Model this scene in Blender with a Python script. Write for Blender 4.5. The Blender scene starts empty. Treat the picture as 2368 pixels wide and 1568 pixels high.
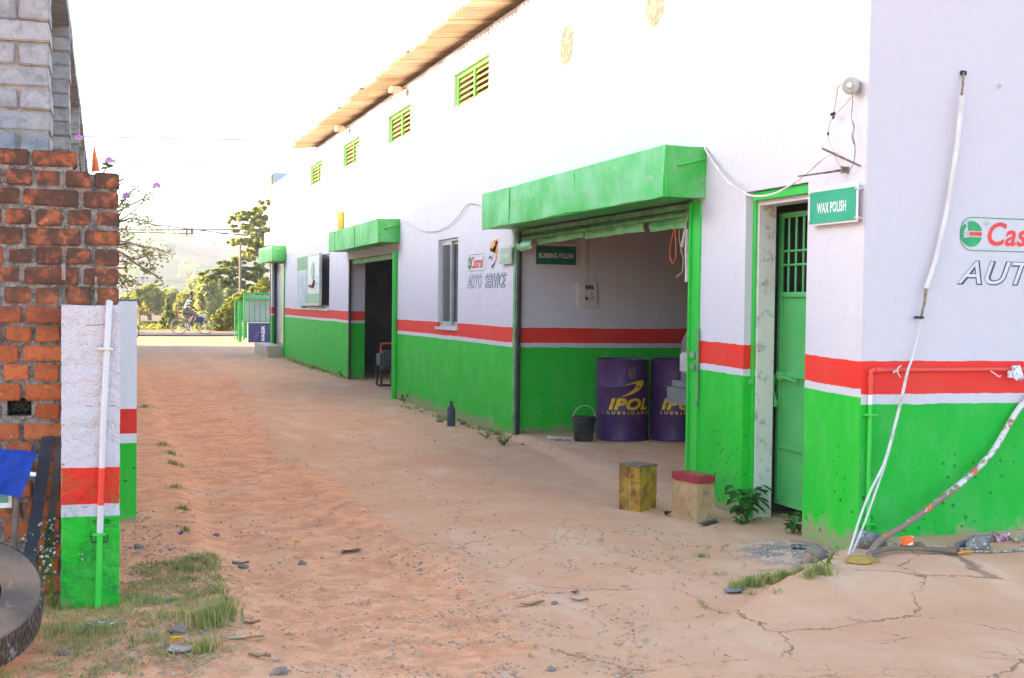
import bpy, bmesh, math, random
from mathutils import Vector, Matrix, noise
R_ = random.Random(7)
sc = bpy.context.scene
COL = sc.collection
# ------------------------------------------------------------------ camera
F, CX, CY, CAMZ = 2870.0, 1183.5, 784.0, 1.53      # calibration (picture 2367 x 1568)
ROLL = 0.012
PITCH = math.atan((784 - (690 + .012 * 945.5)) / F)
YAW = math.atan(945.5 / F)
_cp, _sp = math.cos(PITCH), math.sin(PITCH)
FW = Vector((math.sin(YAW) * _cp, math.cos(YAW) * _cp, -_sp))
_r0 = Vector((math.cos(YAW), -math.sin(YAW), 0))
_u0 = Vector((math.sin(YAW) * _sp, math.cos(YAW) * _sp, _cp))
RT = _r0 * math.cos(ROLL) + _u0 * math.sin(ROLL)
UP = _u0 * math.cos(ROLL) - _r0 * math.sin(ROLL)
cam_d = bpy.data.cameras.new('camera')
cam = bpy.data.objects.new('camera', cam_d)
COL.objects.link(cam)
cam_d.sensor_width = 36
cam_d.lens = 36 * F / 2367
cam_d.clip_start, cam_d.clip_end = .05, 6000
m = Matrix((RT, UP, -FW)).transposed().to_4x4()
m.translation = Vector((0, 0, CAMZ))
cam.matrix_world = m
sc.camera = cam
sc.render.resolution_x, sc.render.resolution_y = 1024, 678

def ray(x, y): return FW + RT * ((x - CX) / F) - UP * ((y - CY) / F)
def onX(x, y, X):
    d = ray(x, y); t = X / d.x; return Vector((X, d.y * t, CAMZ + d.z * t))
def onY(x, y, Y):
    d = ray(x, y); t = Y / d.y; return Vector((d.x * t, Y, CAMZ + d.z * t))
def onZ(x, y, Z=0):
    d = ray(x, y); t = (Z - CAMZ) / d.z; return Vector((d.x * t, d.y * t, Z))

# ------------------------------------------------------------------ light
SUN_EL, SUN_AZ = math.radians(14), math.radians(20)   # azimuth: from -X towards +Y
sd = Vector((-math.cos(SUN_EL) * math.cos(SUN_AZ), math.cos(SUN_EL) * math.sin(SUN_AZ), math.sin(SUN_EL)))
world = bpy.data.worlds.new("World"); sc.world = world; world.use_nodes = True
wn = world.node_tree
bg = wn.nodes['Background']
sky = wn.nodes.new('ShaderNodeTexSky')
sky.sky_type = 'NISHITA'; sky.sun_disc = False
sky.sun_elevation = SUN_EL
sky.sun_rotation = math.atan2(sd.x, sd.y)
sky.air_density = 1.0; sky.dust_density = 1.3; sky.ozone_density = 2.0
wn.links.new(sky.outputs[0], bg.inputs[0])
bg.inputs[1].default_value = 0.15
sl = bpy.data.lights.new('sun', 'SUN'); sun = bpy.data.objects.new('sun', sl); COL.objects.link(sun)
sl.energy = 4.0; sl.angle = math.radians(.6); sl.color = (1, .80, .56)
sun.rotation_euler = (-sd).to_track_quat('-Z', 'Y').to_euler()
sun.location = (-20, 10, 20)
sc.view_settings.view_transform = 'Standard'; sc.view_settings.look = 'None'
sc.view_settings.gamma = 1; sc.view_settings.use_curve_mapping = False
sc.view_settings.exposure = 2.62
try:
    sc.cycles.max_bounces = 8; sc.cycles.diffuse_bounces = 5
    sc.cycles.volume_bounces = 1
except Exception: pass

# ------------------------------------------------------------------ materials
class NT:
    def __init__(s, name):
        s.m = bpy.data.materials.new(name); s.m.use_nodes = True
        s.t = s.m.node_tree; s.b = s.t.nodes['Principled BSDF']
        s.g = s.t.nodes.new('ShaderNodeNewGeometry'); s.tc = s.t.nodes.new('ShaderNodeTexCoord')
    def n(s, ty, **k):
        x = s.t.nodes.new(ty)
        for a, v in k.items(): setattr(x, a, v)
        return x
    def put(s, sock, v):
        if hasattr(v, 'node'): s.t.links.new(v, sock)
        elif isinstance(v, (tuple, list)) and len(v) == 3 and sock.type == 'RGBA': sock.default_value = (*v, 1)
        else: sock.default_value = v
    def math(s, op, a, b=0.0, c=None, clamp=False):
        x = s.n('ShaderNodeMath', operation=op, use_clamp=clamp)
        s.put(x.inputs[0], a); s.put(x.inputs[1], b)
        if c is not None: s.put(x.inputs[2], c)
        return x.outputs[0]
    def mix(s, f, a, b, mode='MIX'):
        x = s.n('ShaderNodeMix', data_type='RGBA', blend_type=mode)
        s.put(x.inputs[0], f); s.put(x.inputs[6], a); s.put(x.inputs[7], b)
        return x.outputs[2]
    def noise(s, scale, detail=4, vec=None, rough=.55, out=0, dist=0.0):
        x = s.n('ShaderNodeTexNoise'); x.inputs['Scale'].default_value = scale
        x.inputs['Detail'].default_value = detail; x.inputs['Roughness'].default_value = rough
        x.inputs['Distortion'].default_value = dist
        s.put(x.inputs['Vector'], vec if vec is not None else s.g.outputs['Position'])
        return x.outputs[out]
    def ramp(s, f, lo, hi, a=0.0, b=1.0):
        x = s.n('ShaderNodeMapRange'); x.interpolation_type = 'SMOOTHSTEP'
        s.put(x.inputs[0], f); s.put(x.inputs[1], lo); s.put(x.inputs[2], hi); s.put(x.inputs[3], a); s.put(x.inputs[4], b)
        return x.outputs[0]
    def xyz(s, v=None):
        x = s.n('ShaderNodeSeparateXYZ'); s.put(x.inputs[0], v if v is not None else s.g.outputs['Position']); return x.outputs
    def scalev(s, v, sx, sy, sz):
        x = s.n('ShaderNodeMapping'); s.put(x.inputs[0], v); x.inputs[3].default_value = (sx, sy, sz); return x.outputs[0]
    def bump(s, h, strength=.4, dist=.01, prev=None):
        x = s.n('ShaderNodeBump'); x.inputs['Strength'].default_value = strength; x.inputs['Distance'].default_value = dist
        s.put(x.inputs['Height'], h)
        if prev is not None: s.put(x.inputs['Normal'], prev)
        return x.outputs[0]
    def fin(s, col=None, rough=.8, nrm=None, metal=0.0, spec=.3, alpha=None):
        if col is not None: s.put(s.b.inputs['Base Color'], col)
        s.put(s.b.inputs['Roughness'], rough); s.put(s.b.inputs['Metallic'], metal)
        s.b.inputs['Specular IOR Level'].default_value = spec
        if nrm is not None: s.put(s.b.inputs['Normal'], nrm)
        return s.m

def pm(name, c1, c2=None, sc_=6., rough=.7, bump=.15, bd=.004, bs=60., metal=0., spec=.3, thr=(.35, .65), vec=None, dirt=None):
    t = NT(name); v = t.tc.outputs['Object'] if vec is None else vec
    c2 = c2 or tuple(x * .75 for x in c1)
    f = t.ramp(t.noise(sc_, 5, v), thr[0], thr[1])
    col = t.mix(f, c1, c2)
    if dirt:
        f2 = t.ramp(t.noise(sc_ * 3.7, 6, v, .7), .5, .72); col = t.mix(f2, col, dirt)
    nb = t.bump(t.noise(bs, 4, v), bump, bd)
    return t.fin(col, rough, nb, metal, spec)

GREEN = (.016, .52, .028)
def striped(name, z1, z2, z3, white=(.65, .61, .64), red=(.80, .035, .02), green=GREEN, foot=.17, rough_scale=1., plain_edge=None, wear=.5, shift=0., rough=False):
    """paint scheme: white over red over thin white over green, hand painted on rendered brick"""
    t = NT(name); p = t.g.outputs['Position']; x, y, z = t.xyz()
    z0 = t.math('ADD', t.math('SUBTRACT', z, t.ramp(y, 20.9, 21.1, 0, shift)), t.ramp(y, 6.5, 8.7, .055, 0)) if shift else z
    zz = t.math('ADD', z0, t.math('MULTIPLY', t.math('SUBTRACT', t.noise(9, 3), .5), .018 * rough_scale))
    zz = t.math('ADD', zz, t.math('MULTIPLY', t.math('SUBTRACT', t.noise(.7, 1), .5), .03 * rough_scale))
    streak = t.noise(1, 6, t.scalev(p, 5, 5, 2.2), .7)
    mott = t.noise(2.3, 6, None, .6)
    g2 = t.mix(t.ramp(streak, .42, .75, 0, .45), green, (green[0] * 2 + .10, green[1] * .98 + .03, green[2] * 2 + .06))
    g2 = t.mix(t.ramp(mott, .5, .75, 0, .4), g2, (green[0] * .5, green[1] * .72, green[2] * .7))
    w2 = t.mix(t.ramp(t.noise(1, 6, t.scalev(p, 3, 3, .5), .65), .5, .8, 0, .5), white, (.56, .53, .53))
    w2 = t.mix(t.ramp(t.noise(3.1, 6, None, .7), .55, .8, 0, .35), w2, (.60, .54, .48))
    chip = t.ramp(t.noise(14, 4, None, .6), .70, .73)
    w2 = t.mix(t.math('MULTIPLY', chip, .35 * wear), w2, (.5, .45, .4))
    r2 = t.mix(t.ramp(mott, .4, .75, 0, .5), red, (red[0] * .9, red[1] * 2.2, red[2] * 2.2))
    c = t.mix(t.ramp(zz, z3 - .002, z3 + .002), g2, w2)
    c = t.mix(t.ramp(zz, z2 - .002, z2 + .002), c, r2)
    c = t.mix(t.ramp(zz, z1 - .002, z1 + .002), c, w2)
    # splashed mud and worn render at the foot
    hf = t.math('ADD', foot, t.math('MULTIPLY', t.math('SUBTRACT', t.noise(3.5, 5, None, .7), .5), .5))
    ff = t.ramp(z, t.math('SUBTRACT', hf, .10), hf, 1, 0)
    c = t.mix(t.math('MULTIPLY', ff, t.ramp(t.noise(20, 4), .35, .6, .35, .95)), c, (.40, .29, .18))
    if plain_edge is not None:
        e = t.ramp(t.math('ADD', x, t.math('MULTIPLY', t.noise(25, 3), .03)), plain_edge, plain_edge + .006, 1, 0)
        c = t.mix(e, c, t.mix(t.noise(40, 4), (.42, .38, .33), (.16, .14, .12)))
    if rough:
        zc_ = t.math('PINGPONG', t.math('ADD', z, t.math('MULTIPLY', t.math('SUBTRACT', t.noise(7, 3), .5), .03)), .05)
        cr_ = t.math('MULTIPLY', t.ramp(zc_, .0, .0045, 1, 0), t.ramp(t.noise(9, 4, None, .7), .52, .60))
        hol = t.math('MULTIPLY', t.ramp(t.noise(13, 5, None, .75), .66, .70), t.ramp(z, .95, 1.3, 1, .35))
        blot = t.math('MULTIPLY', t.ramp(t.noise(7, 6, None, .75), .48, .66), t.ramp(z, .50, .75, .75, 0))
        c = t.mix(blot, c, (.006, .22, .035))
        c = t.mix(t.math('MAXIMUM', t.math('MULTIPLY', cr_, .8), t.math('MULTIPLY', hol, .75)), c, (.10, .085, .07))  # course crevices and holes: dirt and relief shade put into the colour
    pits = t.n('ShaderNodeTexVoronoi'); pits.inputs['Scale'].default_value = 13; t.put(pits.inputs['Vector'], p)
    pit = t.math('MULTIPLY', t.ramp(pits.outputs['Distance'], .10, .22, 1, 0), t.ramp(t.noise(1.3, 3), .40, .52))
    pit = t.math('MULTIPLY', pit, t.ramp(z, .45, .75, 1, 0)); c = t.mix(t.math('MULTIPLY', pit, .6), c, (.008, .15, .03))  # pits darkened in the colour to stand for their small shade
    h = t.math('ADD', t.math('MULTIPLY', t.noise(55, 5, None, .7), .35), t.noise(4, 3))
    h = t.math('SUBTRACT', h, t.math('MULTIPLY', pit, 1.5))
    h = t.math('ADD', h, t.math('MULTIPLY', t.noise(11, 3, None, .5), .5))
    nb = t.bump(h, .6, .016)
    if rough: nb = t.bump(t.math('ADD', t.noise(8, 6, None, .75), t.math('MULTIPLY', t.noise(30, 4), .3)), 1., .05, nb)
    return t.fin(c, .6, nb, 0, .22)

M = {}
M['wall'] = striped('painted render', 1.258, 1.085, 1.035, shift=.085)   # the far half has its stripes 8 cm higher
M['wall_right_shaded'] = striped('shaded paint right wall', 1.203, .998, .936, white=(.56, .53, .565), green=(.008, .40, .032), red=(.72, .032, .02))  # same paint scheme, colours darkened to stand for the wall's weaker light
M['green'] = pm('green enamel paint', (.03, .43, .05), (.14, .50, .18), 2.2, .42, .35, .006, 9, 0, .4, (.42, .72), dirt=(.22, .42, .20))
M['green_old'] = pm('faded green paint', (.20, .42, .17), (.10, .27, .10), 7, .6, .3, .004, 40, 0, .35)
M['greendoor'] = pm('door green paint', (.11, .47, .14), (.07, .40, .10), 2, .42, .15, .003, 22, 0, .5)
M['greenpipe'] = pm('glossy green paint', (.012, .50, .03), (.03, .54, .06), 8, .35, .1, .002, 50, 0, .5)
M['gateg'] = pm('gate green paint', (.03, .42, .08), (.02, .34, .06), 3, .4, .1)
M['white'] = pm('white plastic', (.66, .63, .62), (.56, .53, .50), 9, .5, .1)
M['whitew'] = pm('white cable sheath', (.64, .61, .58), (.45, .40, .36), 14, .5, .2, .002, 80, thr=(.45, .72))
M['alu'] = pm('aluminium window frame', (.62, .62, .60), (.48, .47, .45), 5, .42, .05, metal=.5, spec=.5)
M['black'] = pm('black rubber', (.018, .018, .02), (.04, .037, .035), 9, .55, .3, .003, 70)
M['blackp'] = pm('black plastic', (.02, .02, .025), (.05, .05, .055), 5, .4, .1)
M['redp'] = pm('red painted pipe', (.72, .06, .04), (.60, .03, .02), 9, .4, .2)
M['steel'] = pm('rusty steel rod', (.14, .09, .06), (.30, .24, .19), 25, .7, .4)
M['dark'] = pm('dark interior', (.10, .10, .11), (.06, .06, .07), 2, .8, .1)  # room gloom put into the colour of inner walls and ceilings
M['inwhite'] = pm('stained whitewash', (.70, .68, .60), (.56, .54, .46), 2.5, .8, .4, .008, 14, dirt=(.25, .23, .20), thr=(.4, .8))
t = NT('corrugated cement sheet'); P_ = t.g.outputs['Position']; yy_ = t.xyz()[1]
c_ = t.mix(t.ramp(t.noise(1, 3, t.scalev(P_, .6, 7, .1), .7), .35, .65), (.80, .60, .40), (.56, .40, .26)); c_ = t.mix(t.ramp(t.math('SINE', t.math('MULTIPLY', yy_, 2 * math.pi / .15)), .3, .9, 0, .75), c_, (.36, .24, .15)); c_ = t.mix(t.ramp(t.math('PINGPONG', t.math('SUBTRACT', yy_, 6.1), .525), 0, .035, .85, 0), c_, (.14, .10, .07)); c_ = t.mix(t.ramp(t.noise(9, 5), .6, .75, 0, .4), c_, (.30, .22, .16))  # shade lines of valleys and sheet overlaps painted into the colour
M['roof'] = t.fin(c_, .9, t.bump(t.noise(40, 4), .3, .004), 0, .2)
M['louvre'] = pm('cream louvre slat', (.40, .23, .065), (.33, .19, .055), 3, .7, .2)
M['limegreen'] = pm('window green paint', (.12, .55, .06), (.08, .42, .05), 4, .5, .1)
M['signg'] = pm('green sign film', (.02, .33, .17), (.04, .38, .22), 1.5, .28, .02, spec=.5)
M['signfade'] = pm('faded green sign film', (.30, .48, .34), (.42, .52, .34), 6, .4, .05)
M['lwhite'] = pm('white lettering', (.78, .80, .78), None, 4, .5, .02)
M['lgrey'] = pm('grey lettering', (.60, .62, .66), (.52, .54, .60), 4, .5, .02)
M['ldark'] = pm('dark outline paint', (.05, .055, .09), None, 4, .5, .02)
M['lred'] = pm('red lettering', (.78, .05, .04), None, 4, .5, .02)
M['lgreen'] = pm('green outline paint', (.02, .36, .13), None, 4, .5, .02)
M['lorange'] = pm('orange flame paint', (.90, .28, .03), (.95, .42, .10), 9, .5, .02)
M['acryl'] = pm('acrylic plate', (.72, .70, .68), (.66, .64, .62), 3, .25, .02, spec=.5)
M['stone'] = pm('stone', (.26, .20, .16), (.16, .12, .10), 9, .9, .6, .01, 40, dirt=(.32, .26, .21))
M['stonew'] = pm('paint splashed stone', (.22, .19, .17), (.14, .12, .10), 9, .9, .6, .01, 40, dirt=(.72, .72, .70))
M['wood'] = pm('pale plywood', (.52, .33, .17), (.42, .25, .12), 5, .7, .25, .003, 40, dirt=(.26, .17, .10))
M['redseat'] = pm('red vinyl', (.36, .035, .05), (.26, .025, .04), 6, .35, .15, .003, 40, spec=.5)
M['purple'] = pm('purple drum paint', (.070, .024, .120), (.046, .017, .078), 3.5, .42, .2, .006, 14, spec=.4, dirt=(.085, .05, .10))
M['yellow'] = pm('yellow lettering', (.80, .50, .012), (.62, .36, .01), 12, .5, .05)
M['bluecl'] = pm('blue towel', (.010, .055, .36), (.008, .04, .26), 25, .95, .6, .004, 260)
M['cork'] = pm('dry leaf', (.38, .24, .13), (.28, .16, .09), 9, .9, .3)
M['bark'] = pm('tree bark', (.16, .11, .07), (.09, .06, .04), 6, .9, .5, .01, 20)
M['tan'] = pm('tiled plinth', (.52, .42, .32), (.46, .36, .26), 1.5, .5, .05)
M['glass'] = NT('window glass').fin((.05, .055, .06), .06, None, 0, .8)
M['silver'] = pm('silver car paint', (.26, .26, .255), (.22, .22, .22), 2, .32, .03, metal=.5, spec=.5)
M['skin'] = pm('dark skin', (.10, .05, .03), None, 5, .6, .05)
M['yellowcl'] = pm('yellow cloth', (.48, .30, .06), (.34, .20, .05), 14, .95, .5)
M['flag'] = pm('saffron pennant', (.85, .17, .05), (.72, .12, .04), 9, .8, .1)
M['board'] = pm('blue board', (.03, .045, .17), (.022, .035, .13), 2, .4, .02)
M['paper'] = pm('poster paper', (.66, .72, .68), (.56, .64, .62), 3, .35, .02)

def leafmat(name, a, b, tr=.35):
    t = NT(name)
    r = t.g.outputs['Random Per Island']
    c = t.mix(r, a, b); c = t.mix(t.ramp(t.noise(.9, 2), .35, .65, 0, .5), c, tuple(x * .6 for x in a))
    t.fin(c, .55, None, 0, .3)
    tl = t.n('ShaderNodeBsdfTranslucent'); t.put(tl.inputs[0], c)
    mx = t.n('ShaderNodeMixShader'); mx.inputs[0].default_value = tr
    t.t.links.new(t.b.outputs[0], mx.inputs[1]); t.t.links.new(tl.outputs[0], mx.inputs[2])
    t.t.links.new(mx.outputs[0], t.t.nodes['Material Output'].inputs[0])
    return t.m
M['leaf'] = leafmat('tree leaf', (.36, .40, .10), (.52, .50, .13), .62)
M['leafy'] = leafmat('bright leaf', (.26, .30, .03), (.44, .40, .05), .45)
M['leafd'] = leafmat('dark leaf', (.24, .29, .09), (.38, .40, .12), .6)
M['leafg'] = leafmat('weed leaf', (.035, .13, .02), (.07, .20, .03), .25)
M['dry'] = leafmat('dry straw', (.42, .30, .16), (.55, .42, .24), .2)
M['grass'] = leafmat('grass blade', (.20, .30, .05), (.58, .47, .20), .3)
M['petal'] = leafmat('lilac petal', (.55, .22, .60), (.68, .35, .70), .4)
M['petalw'] = leafmat('white petal', (.78, .78, .75), (.7, .7, .65), .3)

# red bricks, grey blocks: colour differs from brick to brick
def brickmat(name, a, b, soot, sootz=None, amt=.5):
    t = NT(name); r = t.g.outputs['Random Per Island']
    c = t.mix(r, a, b)
    c = t.mix(t.ramp(t.noise(22, 5, None, .65), .42, .7, 0, .55), c, tuple(x * .55 for x in a))
    c = t.mix(t.ramp(t.noise(35, 3), .62, .72, 0, .5), c, (.55, .42, .34))
    x, y, z = t.xyz()
    if sootz:
        f = t.math('ADD', z, t.math('MULTIPLY', t.noise(3.2, 5, None, .65), .9))
        f = t.ramp(f, sootz + .35, sootz + .75, 0, .95)
        f = t.math('MULTIPLY', f, t.ramp(t.noise(9, 5, None, .7), .30, .55))
        c = t.mix(f, c, soot)
        f = t.math('MULTIPLY', t.ramp(t.noise(5, 4, None, .6), .52, .62, 0, .8), t.ramp(z, .6, .95, 1, 0))
        c = t.mix(f, c, soot)
    else:
        c = t.mix(t.ramp(t.noise(6, 5, None, .7), .5, .68, 0, amt), c, soot)
    h = t.math('ADD', t.noise(90, 4, None, .7), t.math('MULTIPLY', t.noise(14, 3), .8))
    return t.fin(c, .9, t.bump(h, .7, .006), 0, .2)
M['brick'] = brickmat('red brick', (.40, .10, .035), (.56, .17, .065), (.075, .045, .035), 1.35)
M['block'] = brickmat('grey fly ash block', (.27, .27, .28), (.38, .38, .39), (.50, .45, .40), None, .55)
M['mortar'] = pm('rough mortar', (.30, .27, .23), (.11, .10, .09), 20, .95, 1., .03, 45, dirt=(.50, .46, .41))
M['mortarl'] = pm('sandy mortar', (.40, .34, .28), (.28, .24, .20), 12, .95, 1., .015, 60)

# ------------------------------------------------------------------ mesh builder
class MB:
    def __init__(s): s.v = []; s.f = []; s.smooth = False
    def add(s, vs, fs):
        o = len(s.v); s.v += [Vector(v) for v in vs]; s.f += [tuple(i + o for i in f) for f in fs]; return s
    def box(s, a, b, j=0., rot=None, c=None):
        x0, y0, z0 = a; x1, y1, z1 = b
        vs = [Vector(p) for p in ((x0, y0, z0), (x1, y0, z0), (x1, y1, z0), (x0, y1, z0), (x0, y0, z1), (x1, y0, z1), (x1, y1, z1), (x0, y1, z1))]
        if rot is not None:
            ce = Vector(c) if c else sum(vs, Vector()) / 8
            vs = [ce + rot @ (v - ce) for v in vs]
        if j: vs = [v + Vector((R_.uniform(-j, j), R_.uniform(-j, j), R_.uniform(-j, j))) for v in vs]
        return s.add(vs, [(0, 3, 2, 1), (4, 5, 6, 7), (0, 1, 5, 4), (1, 2, 6, 5), (2, 3, 7, 6), (3, 0, 4, 7)])
    def bbox(s, a, b, bv=.01, j=0.):
        """box with chamfered edges (8 corners cut)"""
        bm = bmesh.new(); bmesh.ops.create_cube(bm, size=1)
        for v in bm.verts:
            v.co = Vector([a[i] + (v.co[i] + .5) * (b[i] - a[i]) for i in range(3)])
        bmesh.ops.bevel(bm, geom=list(bm.edges), offset=bv, segments=2, affect='EDGES', clamp_overlap=True)
        if j:
            for v in bm.verts: v.co += noise.noise_vector(v.co * 17) * j
        bm.verts.index_update()
        s.add([v.co.copy() for v in bm.verts], [tuple(v.index for v in f.verts) for f in bm.faces]); bm.free(); return s
    def tube(s, pts, r, n=8, caps=True):
        pts = [Vector(p) for p in pts]; rs = r if isinstance(r, (list, tuple)) else [r] * len(pts)
        prev = None; o = len(s.v)
        for i, p in enumerate(pts):
            d = (pts[min(i + 1, len(pts) - 1)] - pts[max(i - 1, 0)]).normalized()
            if prev is None:
                a = Vector((0, 0, 1)) if abs(d.z) < .9 else Vector((1, 0, 0)); u = d.cross(a).normalized()
            else: u = (prev - d * prev.dot(d)).normalized()
            prev = u; w = d.cross(u)
            for k in range(n):
                t = 2 * math.pi * k / n; s.v.append(p + (u * math.cos(t) + w * math.sin(t)) * rs[i])
        for i in range(len(pts) - 1):
            for k in range(n):
                a = o + i * n + k; b = o + i * n + (k + 1) % n; s.f.append((a, b, b + n, a + n))
        if caps:
            s.f.append(tuple(o + k for k in range(n))[::-1]); s.f.append(tuple(o + (len(pts) - 1) * n + k for k in range(n)))
        return s
    def lathe(s, c, prof, n=24, ax='z', caps=False):
        c = Vector(c); o = len(s.v)
        for r, h in prof:
            for k in range(n):
                t = 2 * math.pi * k / n; q = (r * math.cos(t), r * math.sin(t), h)
                q = {'z': q, 'x': (q[2], q[0], q[1]), 'y': (q[1], q[2], q[0])}[ax]
                s.v.append(c + Vector(q))
        for i in range(len(prof) - 1):
            for k in range(n):
                a = o + i * n + k; b = o + i * n + (k + 1) % n; s.f.append((a, b, b + n, a + n))
        if caps:
            s.f.append(tuple(o + k for k in range(n))[::-1]); s.f.append(tuple(o + (len(prof) - 1) * n + k for k in range(n)))
        return s
    def prism(s, poly, vec):
        """extrude polygon (3D points) by vec"""
        n = len(poly); vs = [Vector(p) for p in poly] + [Vector(p) + Vector(vec) for p in poly]
        return s.add(vs, [tuple(range(n))[::-1], tuple(range(n, 2 * n))] + [(i, (i + 1) % n, n + (i + 1) % n, n + i) for i in range(n)])
    def quad(s, a, b, c, d): return s.add([a, b, c, d], [(0, 1, 2, 3)])
    def build(s, name, mat, parent=None, smooth=False, wn_=True):
        me = bpy.data.meshes.new(name); me.from_pydata([tuple(v) for v in s.v], [], s.f); me.update()
        o = bpy.data.objects.new(name, me); COL.objects.link(o)
        me.materials.append(M[mat] if isinstance(mat, str) else mat)
        bm = bmesh.new(); bm.from_mesh(me); bmesh.ops.recalc_face_normals(bm, faces=bm.faces) if wn_ else None; bm.to_mesh(me); bm.free()
        if parent is not None:
            root = parent
            while root.parent: root = root.parent
            off = root.location.copy()
            me.transform(Matrix.Translation(-off)); o.parent = parent
        if smooth:
            for p in me.polygons: p.use_smooth = True
            try: me.set_sharp_from_angle(angle=math.radians(40))
            except Exception: pass
        return o

def tag(o, label=None, cat=None, group=None, kind=None):
    if label: o['label'] = label
    if cat: o['category'] = cat
    if group: o['group'] = group
    if kind: o['kind'] = kind
    return o
def thing(name, label, cat, loc=(0, 0, 0), group=None, kind=None):
    o = bpy.data.objects.new(name, None); COL.objects.link(o); o.location = Vector(loc); o.empty_display_size = .1
    return tag(o, label, cat, group, kind)
def solo(mb, name, mat, label, cat, group=None, kind=None, smooth=False):
    """a thing that is one mesh: origin moved to its base"""
    xs = [v.x for v in mb.v]; ys = [v.y for v in mb.v]; zs = [v.z for v in mb.v]
    off = Vector(((min(xs) + max(xs)) / 2, (min(ys) + max(ys)) / 2, min(zs)))
    mb.v = [v - off for v in mb.v]; o = mb.build(name, mat, None, smooth); o.location = off
    return tag(o, label, cat, group, kind)
def copy_tree(o, parent=None):
    c = o.copy(); COL.objects.link(c)
    if parent: c.parent = parent
    for ch in list(o.children): copy_tree(ch, c)
    return c

def text(name, s, org, xd, yd, w, h, mat, parent, shear=0., bold=0., proud=.004, thick=.001, warp=None, bar=False):
    cu = bpy.data.curves.new('txt', 'FONT'); cu.body = s; cu.shear = shear; cu.offset = bold; cu.fill_mode = 'FRONT'; cu.resolution_u = 6; cu.space_character = 1.0 + bold * 2.2
    ob = bpy.data.objects.new('txt', cu); COL.objects.link(ob)
    dg = bpy.context.evaluated_depsgraph_get(); dg.update()
    me = bpy.data.meshes.new_from_object(ob.evaluated_get(dg)); bpy.data.objects.remove(ob)
    vs = [v.co.copy() for v in me.vertices]; fs = [tuple(p.vertices) for p in me.polygons]
    x0 = min(v.x for v in vs); x1 = max(v.x for v in vs); y0 = min(v.y for v in vs); y1 = max(v.y for v in vs)
    xd, yd = Vector(xd), Vector(yd); nd = xd.cross(yd).normalized(); org = Vector(org)
    mb = MB()
    if warp:
        bm = bmesh.new(); bm.from_mesh(me); bmesh.ops.triangulate(bm, faces=bm.faces)
        bmesh.ops.subdivide_edges(bm, edges=[e for e in bm.edges if e.calc_length() > .12], cuts=3); bmesh.ops.triangulate(bm, faces=bm.faces)
        bm.verts.index_update()
        mb.add([warp((v.co.x - x0) / (x1 - x0), (v.co.y - y0) / (y1 - y0)) for v in bm.verts], [tuple(v.index for v in f.verts) for f in bm.faces]); bm.free()
    else:
        mb.add([org + xd * ((v.x - x0) / (x1 - x0) * w) + yd * ((v.y - y0) / (y1 - y0) * h) + nd * proud for v in vs], fs)
    o = mb.build(name, mat, parent, wn_=False)
    return o

def leaves(mb, c, r, n, size, flat=1., up=.3):
    """n leaf quads inside an ellipsoid"""
    c = Vector(c); r = Vector(r)
    for _ in range(n):
        while True:
            p = Vector((R_.uniform(-1, 1), R_.uniform(-1, 1), R_.uniform(-1, 1)))
            if .15 < p.length < 1: break
        p = c + Vector((p.x * r.x, p.y * r.y, p.z * r.z))
        d = Vector((R_.gauss(0, 1), R_.gauss(0, 1), R_.gauss(0, 1) * flat)).normalized()
        q = d.cross(Vector((R_.gauss(0, 1), R_.gauss(0, 1), R_.gauss(0, 1)))).normalized()
        s = size * R_.uniform(.6, 1.4); w = q * s * .38
        mb.add([p - d * s * .6, p + w, p + d * s * .6, p - w], [(0, 1, 2, 3)])
def U(a, b): return R_.uniform(a, b)
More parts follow.
